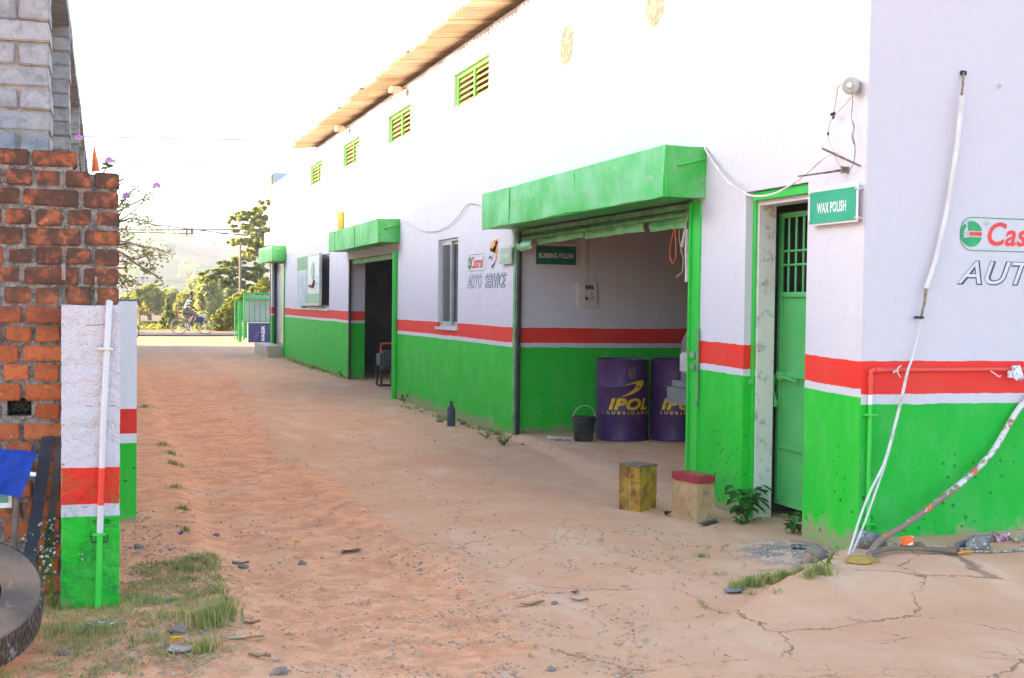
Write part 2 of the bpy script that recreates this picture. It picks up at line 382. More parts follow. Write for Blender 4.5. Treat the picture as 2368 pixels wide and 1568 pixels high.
# ------------------------------------------------------------------ ground
def sm(a, b, x):
    t = min(1, max(0, (x - a) / (b - a))); return t * t * (3 - 2 * t)
def lerp_tab(tab, y):
    if y <= tab[0][0]: return tab[0][1]
    for (a, va), (b, vb) in zip(tab, tab[1:]):
        if y <= b: return va + (vb - va) * (y - a) / (b - a)
    return tab[-1][1]
def wtab(pts): return sorted((onZ(*p).y, onZ(*p).x) for p in pts)
EDGE = wtab([(560, 900), (620, 1000), (700, 1070), (800, 1140), (900, 1200), (960, 1270), (1150, 1330), (1300, 1480), (1200, 1568)])   # crumbled edge of the concrete
FOOT = wtab([(360, 960), (385, 1030), (400, 1090), (430, 1180), (470, 1270), (520, 1330), (540, 1440)])     # edge of the raised footpath
WALLX = 4.4
APR = wtab([(1205, 1022), (1290, 1060), (1400, 1120), (1500, 1150), (1560, 1180)])
def gz(x, y):
    z = 0.0
    p = Vector((x, y, 0))
    if y < 60: z += .012 * noise.noise(p * .9) + .004 * noise.noise(p * 5)
    if -1 < x < 4.3 and 4 < y < 46:
        e = lerp_tab(EDGE, y); f = lerp_tab(FOOT, y)
        k = sm(4.5, 6.5, y) * (1 - sm(30, 44, y))
        z -= .055 * k * sm(f - .05, f + .18, x) * (1 - sm(e - .35, e + .05, x))
        z -= .018 * k * sm(e, e + .3, x) * (1 - sm(3.6, 4.2, x))
    if 3 < y < 16 and .3 < x < 3.2:   # wheel ruts
        for rx_ in (.95, 2.05):
            dxr = x - rx_ - .12 * math.sin(y * .5); z -= .014 * math.exp(-(dxr / .11) ** 2) * (1 - sm(13, 16, y))
    if y < 6.75 and x > 2.6:   # raised slab in front of the near wall
        e = 4.25 + (y - 6.5) * 1.3
        z += .085 * sm(e - .02, e + .10, x) * sm(5.2, 5.9, y)
        z += .05 * sm(4.2, 4.6, x) * sm(5.9, 6.5, y) * 0.6
    z += .07 * sm(19, 25, y) * (1 - sm(36, 44, y))   # lane rises towards its far half
    if 8.6 < y < 13.5 and 3.2 < x:  # apron of the garage bay
        ax = lerp_tab(APR, y)
        z += .05 * sm(ax - .05, 4.4, x) + .02 * sm(ax - .03, ax + .05, x)
    return z
def gpt(px, py, z=0.):
    p = onZ(px, py, z)
    for _ in range(4): p = onZ(px, py, z + gz(p.x, p.y))
    return p

def ticks(segs):
    out = [segs[0][0]]
    for a, b, s in segs:
        n = max(1, round((b - a) / s)); out += [a + (b - a) * (i + 1) / n for i in range(n)]
    return out
gxs = ticks([(-1500, -100, 200), (-100, -10, 15), (-10, -1.2, 1), (-1.2, 6.4, .045), (6.4, 12, .5), (12, 60, 6), (60, 600, 90), (600, 3500, 500)])
gys = ticks([(-300, -20, 70), (-20, 3, 2), (3, 10, .045), (10, 16, .09), (16, 30, .25), (30, 62, .8), (62, 120, 8), (120, 600, 60), (600, 4200, 400)])
gb = MB()
stA, stC = onZ(1840, 1275), onZ(1990, 1290)
attr_d, attr_s = [], []
def fin_ground():
    nx = len(gxs)
    vs = []
    for y in gys:
        e = lerp_tab(EDGE, y); f = lerp_tab(FOOT, y)
        for x in gxs:
            vs.append((x, y, gz(x, y) if (-2 < x < 7 and 2 < y < 60) else (0 if y < 62 else -.02 * min(y - 62, 60))))
            nn = noise.noise(Vector((x * .8, y * .5, 3))) * .45 + noise.noise(Vector((x * 3, y * 2, 9))) * .18
            d = 1 - sm(e - .25, e + .25, x + nn * .8)
            if y < 4.6: d = d * .6 + .25
            d = max(d, .55 * sm(.1, .5, nn + .1))
            far = sm(19, 34, y + nn * 10)
            d = d * (1 - far) + far * .12
            if y > 45: d = .75
            if x > 4.45 and y > 6.6: d = .12
            ap = 1 if (8.4 < y < 13.6 and x > lerp_tab(APR, y) + nn * .2) else 0
            if ap: d *= .25
            d = max(0, min(1, d)); attr_d.append(d)
            s = max(0, 1 - ((x - stA.x) ** 2 + ((y - stA.y) * .9) ** 2) ** .5 / .55)
            s = max(s, 1 - ((x - stC.x) ** 2 + (y - stC.y) ** 2) ** .5 / .25)
            attr_s.append(min(1, s * 1.6))
    ny = len(gys)
    fs = [(j * nx + i, j * nx + i + 1, (j + 1) * nx + i + 1, (j + 1) * nx + i) for j in range(ny - 1) for i in range(nx - 1)]
    me = bpy.data.meshes.new('ground'); me.from_pydata(vs, [], fs); me.update()
    for nm, arr in (('dirt', attr_d), ('stain', attr_s)):
        a = me.attributes.new(nm, 'FLOAT', 'POINT'); a.data.foreach_set('value', arr)
    for p in me.polygons: p.use_smooth = True
    t = NT('ground concrete and red earth')
    P = t.g.outputs['Position']
    ad = t.n('ShaderNodeAttribute', attribute_name='dirt').outputs['Fac']
    as_ = t.n('ShaderNodeAttribute', attribute_name='stain').outputs['Fac']
    n1 = t.noise(1.1, 6, None, .65); n2 = t.noise(7, 6, None, .7); n3 = t.noise(45, 5, None, .7); n4 = t.noise(200, 3, None, .6)
    conc = t.mix(t.ramp(n1, .3, .7), (.66, .375, .22), (.61, .31, .165))
    conc = t.mix(t.ramp(n2, .42, .72, 0, .5), conc, (.56, .30, .17))
    conc = t.mix(t.ramp(t.noise(2.5, 5, t.scalev(P, 1, .35, 1), .6), .52, .7, 0, .4), conc, (.70, .47, .32))
    dirt = t.mix(t.ramp(n2, .38, .62), (.80, .38, .195), (.64, .27, .125))
    dirt = t.mix(t.ramp(n1, .45, .72, 0, .6), dirt, (.70, .40, .24))
    dirt = t.mix(t.ramp(t.noise(1.6, 6, None, .7), .50, .68, 0, .55), dirt, (.48, .22, .12))
    dirt = t.mix(t.ramp(n3, .54, .70, 0, .45), dirt, (.30, .15, .09))
    f = t.math('ADD', ad, t.math('MULTIPLY', t.math('SUBTRACT', n2, .5), .9))
    f = t.ramp(f, .25, .8)
    c = t.mix(f, conc, dirt)
    c = t.mix(t.ramp(n3, .60, .72, 0, .35), c, (.16, .10, .08))
    c = t.mix(t.ramp(n4, .62, .70, 0, .35), c, (.62, .50, .42))
    # cracks
    wp = t.n('ShaderNodeVectorMath', operation='ADD')
    t.put(wp.inputs[0], P)
    nv = t.n('ShaderNodeVectorMath', operation='SCALE'); t.put(nv.inputs[0], t.noise(2.2, 6, None, .7, 1)); nv.inputs[3].default_value = .38
    t.put(wp.inputs[1], nv.outputs[0])
    fl = t.scalev(wp.outputs[0], 1, 1, 0)
    def crack(scale, w, mask):
        v = t.n('ShaderNodeTexVoronoi', feature='DISTANCE_TO_EDGE'); v.inputs['Scale'].default_value = scale; t.put(v.inputs['Vector'], fl)
        wv = t.math('MULTIPLY', t.ramp(t.noise(3.1, 3), .3, .7, .3, 1.4), w)
        return t.math('MULTIPLY', t.ramp(v.outputs['Distance'], t.math('MULTIPLY', wv, .3), wv, 1, 0), mask)
    m1 = t.math('MULTIPLY', t.ramp(t.noise(.9, 4), .40, .54), t.math('SUBTRACT', 1, t.math('MULTIPLY', f, .8)))
    edge = t.math('MULTIPLY', t.math('MULTIPLY', ad, t.math('SUBTRACT', 1, ad)), 4)
    m2 = t.math('MULTIPLY', t.ramp(edge, .3, .9), t.ramp(t.noise(1.7, 3), .42, .58))
    x, y, z = t.xyz()
    m1 = t.math('MULTIPLY', t.math('MULTIPLY', m1, t.ramp(y, 20, 28, 1, 0)), t.ramp(y, 6.3, 8.5, 1, .45))
    cr = t.math('MAXIMUM', crack(1.1, .0085, m1), t.math('MULTIPLY', crack(4.2, .020, m2), .8))
    c = t.mix(t.math('MULTIPLY', cr, .75), c, (.20, .10, .06))
    # spilled whitewash and soot by the corner
    sp = t.math('MULTIPLY', t.ramp(as_, .15, .9), t.ramp(t.noise(70, 4, None, .8), .53, .60))
    so = t.math('MULTIPLY', t.ramp(as_, .2, .95), t.ramp(n2, .40, .56))
    c = t.mix(t.math('MULTIPLY', so, .7), c, (.10, .085, .075))
    c = t.mix(t.math('MULTIPLY', sp, .9), c, (.72, .72, .70))
    # far fields
    far = t.ramp(y, 62, 90)
    fld = t.mix(t.ramp(t.noise(.03, 5), .4, .6), (.20, .12, .05), (.10, .10, .035))
    c = t.mix(far, c, fld)
    h = t.math('ADD', t.math('MULTIPLY', n3, .5), t.math('MULTIPLY', n4, .15)); h = t.math('ADD', h, t.math('MULTIPLY', n2, .8))
    h = t.math('MULTIPLY', h, t.ramp(f, 0, 1, .5, 1.3))
    h = t.math('SUBTRACT', h, t.math('MULTIPLY', cr, 1.1))
    t.fin(c, .92, t.bump(h, .6, .009), 0, .12)
    me.materials.append(t.m)
    o = bpy.data.objects.new('ground', me); COL.objects.link(o); tag(o, kind='structure')
fin_ground()

# road across the end of the lane
rd = MB(); n = 60
for i in range(n):
    x0 = -60 + i * 4; x1 = x0 + 4
    rd.quad((x0, 53.2, .045), (x1, 53.2, .045), (x1, 57.2, .045), (x0, 57.2, .045))
t = NT('asphalt'); c = t.mix(t.noise(3, 5), (.07, .068, .07), (.11, .10, .10)); t.fin(c, .9, t.bump(t.noise(60, 3), .4, .01))
tag(rd.build('road', t.m), kind='structure')
vg = MB()
vx = ticks([(-30, 60, 1.0)]); vy = ticks([(57.3, 63, .6)])
for j in range(len(vy) - 1):
    for i in range(len(vx) - 1):
        P4 = [(vx[a], vy[b], .05 + .10 * sm(57.3, 59, vy[b]) + .05 * noise.noise(Vector((vx[a] * .7, vy[b], 0)))) for a, b in ((i, j), (i + 1, j), (i + 1, j + 1), (i, j + 1))]
        vg.quad(*P4)
t = NT('verge earth'); y_ = t.xyz()[1]
c = t.mix(t.ramp(t.noise(.8, 4), .42, .6), (.52, .25, .10), (.40, .20, .09)); c = t.mix(t.ramp(t.math('ADD', y_, t.math('MULTIPLY', t.noise(1.2, 3), 2)), 59.3, 60.2), c, (.22, .21, .05)); t.fin(c, .95)
tag(vg.build('verge', t.m), kind='structure')

# hills
hb = MB(); hx = ticks([(-200, 700, 12)]); hy = ticks([(230, 900, 16)])
def hz(x, y):
    p = Vector((x * .006, y * .006, 0))
    r = sm(300, 620, y)
    ridge = 17 + 12 * noise.noise(Vector((x * .011, 1.3, 0))) + 5 * noise.noise(Vector((x * .03, 4, 0)))
    near = 7 * math.exp(-((y - 430) / 70) ** 2) * sm(60, 170, x)
    return -3 + r * (ridge + 8) + near + 1.6 * noise.noise(p * 4) * r
for j in range(len(hy)):
    for i in range(len(hx)): hb.v.append(Vector((hx[i], hy[j], hz(hx[i], hy[j]))))
for j in range(len(hy) - 1):
    for i in range(len(hx) - 1):
        a = j * len(hx) + i; hb.f.append((a, a + 1, a + 1 + len(hx), a + len(hx)))
t = NT('hill scrub'); c = t.mix(t.ramp(t.noise(.018, 6, None, .65), .40, .58), (.17, .105, .055), (.055, .065, .03)); c = t.mix(t.ramp(t.noise(.15, 4), .5, .62, 0, .8), c, (.03, .04, .02))
t.fin(c, .95)
tag(hb.build('hills', t.m, smooth=True), kind='structure')
# raise the ground slightly towards the far half of the lane is part of gz (see RAISE)
# ------------------------------------------------------------------ service building
def wall_holes(mb, kind, pos, th, u0, u1, v0, v1, holes, du=0, dv=0):
    """slab with rectangular holes. kind 'X': plane x=pos, u=y ; 'Y': plane y=pos, u=x; v=z"""
    us = sorted({u0, u1} | {h[i] for h in holes for i in (0, 1)}); vs = sorted({v0, v1} | {h[i] for h in holes for i in (2, 3)})
    us = [u for u in us if u0 <= u <= u1]; vs = [v for v in vs if v0 <= v <= v1]
    P = (lambda d, u, v: (pos + d, u, v)) if kind == 'X' else (lambda d, u, v: (u, pos + d, v))
    def inh(u, v): return any(h[0] < u < h[1] and h[2] < v < h[3] for h in holes)
    S = lambda i, j: 0 <= i < len(us) - 1 and 0 <= j < len(vs) - 1 and not inh((us[i] + us[i + 1]) / 2, (vs[j] + vs[j + 1]) / 2)
    for i in range(len(us) - 1):
        for j in range(len(vs) - 1):
            if not S(i, j): continue
            a, b, c, d = us[i], us[i + 1], vs[j], vs[j + 1]
            for dd in (0, th): mb.quad(P(dd, a, c), P(dd, b, c), P(dd, b, d), P(dd, a, d))
            if not S(i - 1, j): mb.quad(P(0, a, c), P(th, a, c), P(th, a, d), P(0, a, d))
            if not S(i + 1, j): mb.quad(P(0, b, c), P(th, b, c), P(th, b, d), P(0, b, d))
            if not S(i, j - 1): mb.quad(P(0, a, c), P(th, a, c), P(th, b, c), P(0, b, c))
            if not S(i, j + 1): mb.quad(P(0, a, d), P(th, a, d), P(th, b, d), P(0, b, d))
    return mb
def yx(px, py=700): return onX(px, py, WALLX).y
W = WALLX; YC = 6.53
LEAN = .006
bld = thing('service_building', 'long white service garage with red stripe, green base and corrugated roof', 'building', (4.4, 6.53, 0))
louv = []
for k in range(4): louv.append((14.36 + 4 * k - (0 if k < 2 else .02 * k), 15.95 + 4 * k, 4.09, 4.535))
o2a, o2b = yx(915), yx(805)
o2t = onX(870, 590, W).z
w1 = (yx(1058), yx(1012), onX(1035, 757, W).z, onX(1035, 552, W).z)
w2 = (yx(761), yx(677), onX(700, 712, W).z, onX(745, 590, W).z)
sh = (yx(657), yx(657) + 2.45, .32, 2.68)
yEnd = yx(626)
bay = (8.86, 13.22, -.3, 2.38)
dz = (7.17, 8.0, -.3, 2.35)
mb = MB()
wall_holes(mb, 'X', W, .23, YC, 28.75, -.3, 4.86, [bay, dz, (o2a, o2b, -.3, o2t), w1, w2] + louv)
facade = mb.build('wall', 'wall', bld)
mb = MB(); wall_holes(mb, 'X', W, .23, 28.752, yEnd, -.3, 4.69, [sh]); mb.build('wall', 'wall', bld)
# recessed door surround
mb = MB(); wall_holes(mb, 'X', W + .07, .14, 7.172, 7.998, -.3, 2.348, [(7.172, 7.95, -.4, 2.25)])
mb.build('door_surround', 'wall', bld)
mb = MB(); mb.box((W + .0725, 7.932, -.3), (W + .208, 7.9495, 2.25)); mb.build('door_reveal', 'inwhite', bld)
# right wall
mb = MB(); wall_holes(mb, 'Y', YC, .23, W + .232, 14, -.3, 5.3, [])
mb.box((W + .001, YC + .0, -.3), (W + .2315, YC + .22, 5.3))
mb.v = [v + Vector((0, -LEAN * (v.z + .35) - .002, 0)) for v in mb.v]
mb.build('side_wall', 'wall_right_shaded', bld)
mb = MB(); mb.box((13.77, YC + .24, -.3), (14, yEnd, 4.69)); mb.box((W + .24, yEnd - .23, -.3), (13.76, yEnd - .002, 4.685)); mb.build('rear_wall', 'wall', bld)
# rooms
mb = MB()
mb.box((4.632, 13.222, -.3), (10.3, 13.40, 3.4)); mb.build('interior_wall', 'wall', bld)
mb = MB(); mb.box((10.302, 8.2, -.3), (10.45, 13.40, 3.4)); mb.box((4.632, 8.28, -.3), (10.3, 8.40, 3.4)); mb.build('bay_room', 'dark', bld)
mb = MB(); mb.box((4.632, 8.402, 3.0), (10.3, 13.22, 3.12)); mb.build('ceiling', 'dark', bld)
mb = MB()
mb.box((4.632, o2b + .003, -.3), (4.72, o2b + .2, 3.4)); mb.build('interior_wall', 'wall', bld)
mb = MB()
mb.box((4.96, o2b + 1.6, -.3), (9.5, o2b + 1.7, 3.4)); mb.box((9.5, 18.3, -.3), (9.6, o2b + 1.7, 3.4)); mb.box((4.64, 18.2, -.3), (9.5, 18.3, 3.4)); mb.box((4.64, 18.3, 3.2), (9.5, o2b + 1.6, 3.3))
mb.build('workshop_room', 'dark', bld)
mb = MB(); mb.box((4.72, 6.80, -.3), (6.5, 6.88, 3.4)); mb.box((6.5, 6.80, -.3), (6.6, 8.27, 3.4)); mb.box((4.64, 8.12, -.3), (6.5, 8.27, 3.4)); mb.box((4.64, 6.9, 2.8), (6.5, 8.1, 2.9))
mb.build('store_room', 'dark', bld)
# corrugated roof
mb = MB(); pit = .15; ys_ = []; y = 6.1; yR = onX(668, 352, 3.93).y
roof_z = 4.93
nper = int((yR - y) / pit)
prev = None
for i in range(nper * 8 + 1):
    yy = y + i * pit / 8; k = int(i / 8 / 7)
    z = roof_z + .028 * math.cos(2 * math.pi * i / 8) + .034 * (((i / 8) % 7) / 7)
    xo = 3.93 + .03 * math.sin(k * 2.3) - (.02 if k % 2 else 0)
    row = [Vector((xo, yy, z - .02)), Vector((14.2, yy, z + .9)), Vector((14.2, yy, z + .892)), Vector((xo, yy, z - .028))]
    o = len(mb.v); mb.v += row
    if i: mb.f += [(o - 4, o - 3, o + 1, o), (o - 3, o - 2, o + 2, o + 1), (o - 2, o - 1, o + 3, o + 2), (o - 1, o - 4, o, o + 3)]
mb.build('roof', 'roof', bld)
# small floodlights hung on short arms below the eaves
for px, py in ((795, 300), (925, 210)):
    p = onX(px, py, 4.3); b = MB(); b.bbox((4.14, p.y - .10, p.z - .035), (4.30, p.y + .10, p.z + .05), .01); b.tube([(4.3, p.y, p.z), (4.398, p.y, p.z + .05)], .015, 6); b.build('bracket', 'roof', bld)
# louvred ventilators
for (a, b_, c_, d_) in louv:
    fr = MB()
    X0 = W + .05
    fr.box((X0, a + .001, d_ - .05), (X0 + .05, b_ - .001, d_ - .001)); fr.box((X0, a + .001, c_ + .001), (X0 + .05, b_ - .001, c_ + .02))
    for yy in (a + .001, (a + b_) / 2 - .02, b_ - .05): fr.box((X0 + .001, yy, c_ + .021), (X0 + .048, yy + .045, d_ - .051))
    f = fr.build('louvre_window', 'limegreen', bld)
    sl = MB()
    for q in range(2):
        ya = a + .047 if q == 0 else (a + b_) / 2 + .026; yb = (a + b_) / 2 - .021 if q == 0 else b_ - .051
        for k in range(5):
            zc = c_ + .06 + k * .075
            sl.prism([(X0 + .012, ya, zc - .026), (X0 + .018, ya, zc - .026), (X0 + .046, ya, zc + .020), (X0 + .040, ya, zc + .020)], (0, yb - ya, 0))
    sl.build('slat', 'louvre', f)
# two rough round patches of bare mortar
for px, py, rx, ry in ((1310, 105, 13, 48), (1515, 20, 21, 32)):
    if py == 20: c = onX(1515, 8, W); ry_ = .165
    else: c = onX(px, py, W); ry_ = .205
    ry_ = .2
    mb = MB(); n = 30; rings = 7
    mb.v.append(Vector((W - .014, c.y, c.z)))
    for r in range(1, rings + 1):
        for k in range(n):
            a = 2 * math.pi * k / n; rr = ry_ * r / rings * (1 + .07 * noise.noise(Vector((math.cos(a) * 2, math.sin(a) * 2, px))))
            h = .016 * (1 - (r / rings) ** 5) + .014 * noise.noise(Vector((math.cos(a) * rr * 25, math.sin(a) * rr * 25, px))) * (r < rings)
            mb.v.append(Vector((W - .001 - max(0, h), c.y + rr * math.cos(a), c.z + rr * math.sin(a))))
    for k in range(n): mb.f.append((0, 1 + k, 1 + (k + 1) % n))
    for r in range(rings - 1):
        for k in range(n):
            a = 1 + r * n + k; b = 1 + r * n + (k + 1) % n; mb.f.append((a, b, b + n, a + n))
    mb.build('mortar_patch', pm('bare brown mortar', (.22, .16, .12), (.13, .095, .075), 14, .95, 1., .015, 40, dirt=(.30, .24, .20)), bld)

# aluminium sliding windows
def window(y0, y1, z0, z1, reveal=.03):
    X0 = W + reveal; f = MB(); w = .035
    f.box((X0, y0 + .001, z0 + .001), (X0 + .08, y0 + w, z1 - .001)); f.box((X0, y1 - w, z0 + .001), (X0 + .08, y1 - .001, z1 - .001))
    f.box((X0, y0 + w, z0 + .001), (X0 + .08, y1 - w, z0 + w)); f.box((X0, y0 + w, z1 - w), (X0 + .08, y1 - w, z1 - .001))
    win = f.build('sliding_window', 'alu', bld)
    ym = (y0 + y1) / 2
    for s, (a, b) in enumerate(((y0 + w + .002, ym + .03), (ym - .03, y1 - w - .002))):
        x = X0 + .045 if s == 0 else X0 + .008; q = .04
        g = MB(); g.box((x, a, z0 + w + .002), (x + .03, a + q, z1 - w - .002)); g.box((x, b - q, z0 + w + .002), (x + .03, b, z1 - w - .002))
        g.box((x + .001, a + q, z0 + w + .002), (x + .029, b - q, z0 + w + q)); g.box((x + .001, a + q, z1 - w - q), (x + .029, b - q, z1 - w - .002))
        g.build('sash', 'alu', win)
        g = MB(); g.box((x + .012, a + q, z0 + w + q), (x + .018, b - q, z1 - w - q)); g.build('pane', 'glass', win)
    s = MB(); s.box((W - .03, y0 - .03, z0 - .035), (W + .03, y1 + .03, z0 - .001), .003); s.build('sill', 'white', win)
window(*w1)
window(*w2)
# room blinds behind the glass
mb = MB(); mb.box((W + .25, w1[0] - .1, .6), (W + .27, w1[1] + .1, 2.6)); mb.box((W + .25, w2[0] - .1, .6), (W + .27, w2[1] + .1, 3.1)); mb.build('curtain', pm('grey curtain', (.20, .19, .20), (.13, .13, .14), 3), bld)

# rolling shutter boxes (awnings)
def gbox(a, b, amp=.01, step=.12, fr=4.):
    bm = bmesh.new(); mb = MB()
    def face(o, u, v):
        o, u, v = Vector(o), Vector(u), Vector(v); nu = max(1, round(u.length / step)); nv = max(1, round(v.length / step)); k = len(mb.v)
        for j in range(nv + 1):
            for i in range(nu + 1): mb.v.append(o + u * (i / nu) + v * (j / nv))
        for j in range(nv):
            for i in range(nu):
                q = k + j * (nu + 1) + i; mb.f.append((q, q + 1, q + nu + 2, q + nu + 1))
    x0, y0, z0 = a; x1, y1, z1 = b; dx, dy, dz_ = x1 - x0, y1 - y0, z1 - z0
    face(a, (0, dy, 0), (0, 0, dz_)); face((x1, y0, z0), (0, dy, 0), (0, 0, dz_))
    face(a, (dx, 0, 0), (0, 0, dz_)); face((x0, y1, z0), (dx, 0, 0), (0, 0, dz_))
    face(a, (dx, 0, 0), (0, dy, 0)); face((x0, y0, z1), (dx, 0, 0), (0, dy, 0))
    for v in mb.v:
        d = noise.noise_vector(v * fr) * amp + noise.noise_vector(v * fr * .35 + Vector((5, 5, 5))) * amp * 1.2
        if v.x > x1 - .01: d.x = 0
        v += d
    return mb
def awning(y0, y1, X0, z0, z1, cut=0):
    mb = gbox((X0, y0, z0), (W - .002, y1, z1), .010, .09, 4.)
    a = mb.build('awning', 'green', bld, smooth=True)
    u = MB()
    u.tube([(X0 + .01, y0, z0), (X0 + .01, y1, z0)], .010, 6); u.tube([(X0 + .01, y0, z1), (X0 + .01, y1, z1)], .008, 6)
    u.tube([(X0 + .01, y0, z0), (X0 + .01, y0, z1)], .008, 6)
    u.tube([(X0 + .10, y0 - .012, z1 - .15), (W - .02, y0 - .012, z1 - .09)], .012, 6)
    k = 1
    while y0 + k * 1.9 < y1 - .3:
        yy = y0 + k * 1.9; u.box((X0 - .006, yy, z0 + .01), (X0 + .012, yy + .012, z1 - .01), .002)
        for zz in (z0 + .05, (z0 + z1) / 2, z1 - .05): u.lathe((X0 - .007, yy + .012, zz), [(.008, 0), (.006, -.004), (0, -.004)], 8, 'x')
        k += 1
    u.build('awning_edge', 'greenpipe', a)
    return a
a1 = awning(8.63, 13.42, 4.05, 2.36, 2.745)
c = onX(875, 513, W); y2a = onX(925, 507, W).y
XA2 = 4.05
y2b = onX(760, 560, XA2).y; z2t = onX(925, 507, W).z; z2b = onX(925, 561, W).z
awning(y2a, y2b, XA2, z2b, z2t)
y3a = onX(662, 570, W).y; z3t = onX(662, 568, W).z; z3b = onX(662, 603, W).z
X3 = onY(629, 568, y3a).x; y3b = onX(598, 590, X3).y
awning(y3a, y3b, X3, z3b, z3t)
# small lamp bracket on top of the second box
p = onX(787, 516, W - .06); b = MB(); b.box((W - .12, p.y - .08, p.z - .2), (W - .003, p.y + .08, p.z + .22), .01); b.build('bracket', pm('yellow bracket', (.6, .42, .08)), bld)
# torn shutter curtain hanging in the bay, with its rails
def curtain_strip(y0, y1, zt0, zt1, zb0, zb1, bulge, x=4.52, n=14):
    mb = MB(); m_ = 8
    for i in range(n + 1):
        f = i / n; yy = y0 + (y1 - y0) * f; zt = zt0 + (zt1 - zt0) * f; zb = zb0 + (zb1 - zb0) * f
        for j in range(m_ + 1):
            g = j / m_; mb.v.append(Vector((x - bulge * math.sin(g * 2.2) + .02 * noise.noise(Vector((yy * 6, g * 3, bulge * 50))), yy, zt + (zb - zt) * g + .01 * noise.noise(Vector((yy * 9, g, 3))))))
    for i in range(n):
        for j in range(m_):
            a = i * (m_ + 1) + j; mb.f.append((a, a + 1, a + m_ + 2, a + m_ + 1))
    return mb
XS = 4.50
def yz(px, py): p = onX(px, py, XS); return p.y, p.z
segs = [((1201, 545), (1248, 540), (1201, 587), (1250, 574), .10), ((1247, 540), (1300, 530), (1247, 566), (1300, 557), .03), ((1299, 530), (1362, 522), (1303, 560), (1362, 548), .06),
        ((1363, 522), (1440, 508), (1360, 553), (1440, 543), .05), ((1438, 508), (1506, 500), (1438, 543), (1504, 537), .08), ((1509, 500), (1597, 485), (1512, 537), (1597, 526), .04)]
for i, (a, b, c, d, bu) in enumerate(segs):
    (ya, za), (yb, zb), (yc, zc), (yd, zd) = yz(*a), yz(*b), yz(*c), yz(*d)
    curtain_strip(ya, yb, za, zb, zc, zd, bu, XS + .004 * (i % 2)).build('shutter_curtain', pm('shutter green %d' % i, (.13, .50, .16), (.30, .60, .30), 2.5 + i * .3, .42, .2, .004, 20, 0, .5, (.4, .75)), bld, smooth=True)
r = MB(); r.box((4.40 + .03, 8.87, 2.30), (4.47, 13.21, 2.345), .003); r.box((4.53, 8.9, 2.27), (4.62, 13.2, 2.36), .003); r.tube([(4.44, 8.88, 2.26), (4.44, 13.2, 2.25)], .018)
r.build('shutter_rail', 'green_old', bld)
# steel posts of the bay
r = MB(); r.box((W - .015, 8.70, -.1), (W + .06, 8.858, 2.34), .003); r.box((W - .03, 8.835, -.1), (W - .016, 8.857, 2.34)); r.build('door_post', 'greenpipe', bld)
r = MB(); r.tube([(W - .02, 8.69, .75), (W - .02, 8.69, 1.35)], .012); r.box((W - .035, 8.72, 1.12), (W - .016, 8.80, 1.17)); r.box((W - .035, 8.72, 1.03), (W - .016, 8.80, 1.07)); r.build('hasp', 'green_old', bld)
r = MB(); r.box((W - .012, 13.222, -.1), (W - .001, 13.30, 2.34)); r.build('door_post', 'green_old', bld)
r = MB(); r.box((W + .004, 13.15, -.1), (W + .036, 13.218, 2.34)); r.build('shutter_guide', 'black', bld)
# posts of the second opening
r = MB(); r.tube([(W - .03, o2a - .07, -.05), (W - .03, o2a - .07, o2t)], .045, 10); r.build('door_post', 'greenpipe', bld)
r = MB(); r.box((W - .01, o2a - .02, -.1), (W + .05, o2a - .001, o2t)); r.build('door_post', 'greenpipe', bld)
r = MB(); r.box((W + .005, o2b - .08, -.1), (W + .04, o2b - .002, o2t - .002)); r.build('shutter_guide', 'black', bld)
r = MB(); r.box((W + .06, o2a + .01, o2t - .09), (W + .14, o2b - .09, o2t - .002)); r.build('shutter_rail', 'green_old', bld)
# metal store door with barred top
DX = 4.70; d0, d1 = 6.98, 8.01
r = MB(); r.box((W + .055, 7.952, -.1), (W + .068, 7.994, 2.30)); r.box((W + .03, 7.175, 2.285), (W + .068, 7.95, 2.345)); r.build('door_frame', 'greenpipe', bld)
door = MB(); door.box((DX, d0, .09), (DX + .012, d1, 1.62)); door = door.build('metal_door', 'greendoor', bld)
r = MB()
for z in (.09, .50, 1.02, 1.60, 2.17): r.box((DX - .02, d0 + .001, z), (DX - .0005, d1 - .001, z + .035))
for yy in (d0, d1 - .04): r.box((DX - .022, yy, .092), (DX - .0015, yy + .04, 2.20))
r.build('door_rail', 'greendoor', door)
r = MB()
for k in range(8): r.tube([(DX + .005, d1 - .10 - k * .10, 1.62), (DX + .005, d1 - .10 - k * .10, 2.19)], .009, 6)
for z in (1.83, 1.93): r.tube([(DX - .008, d0 + .03, z), (DX - .008, d1 - .03, z)], .009, 6)
r.build('grille', 'greendoor', door)
r = MB(); r.tube([(DX - .04, d1 + .03, 1.035), (DX - .04, d1 - .32, 1.0)], .012, 8); r.box((DX - .05, d1 - .12, 1.0), (DX - .022, d1 - .04, 1.06)); r.tube([(DX - .05, d1 - .02, 1.03), (DX - .055, d1 - .01, .92), (DX - .05, d1 - .04, .84)], .012, 6); r.lathe((DX - .05, d1 - .035, .82), [(.0, .03), (.02, .03), (.025, 0), (.02, -.02), (0, -.02)], 8)
r.build('bolt', 'greendoor', door)
r = MB(); r.lathe((W + .054, 7.97, .98), [(.02, 0), (.02, -.02), (0, -.02)], 10, 'x'); r.build('lock_plate', 'greendoor', bld)

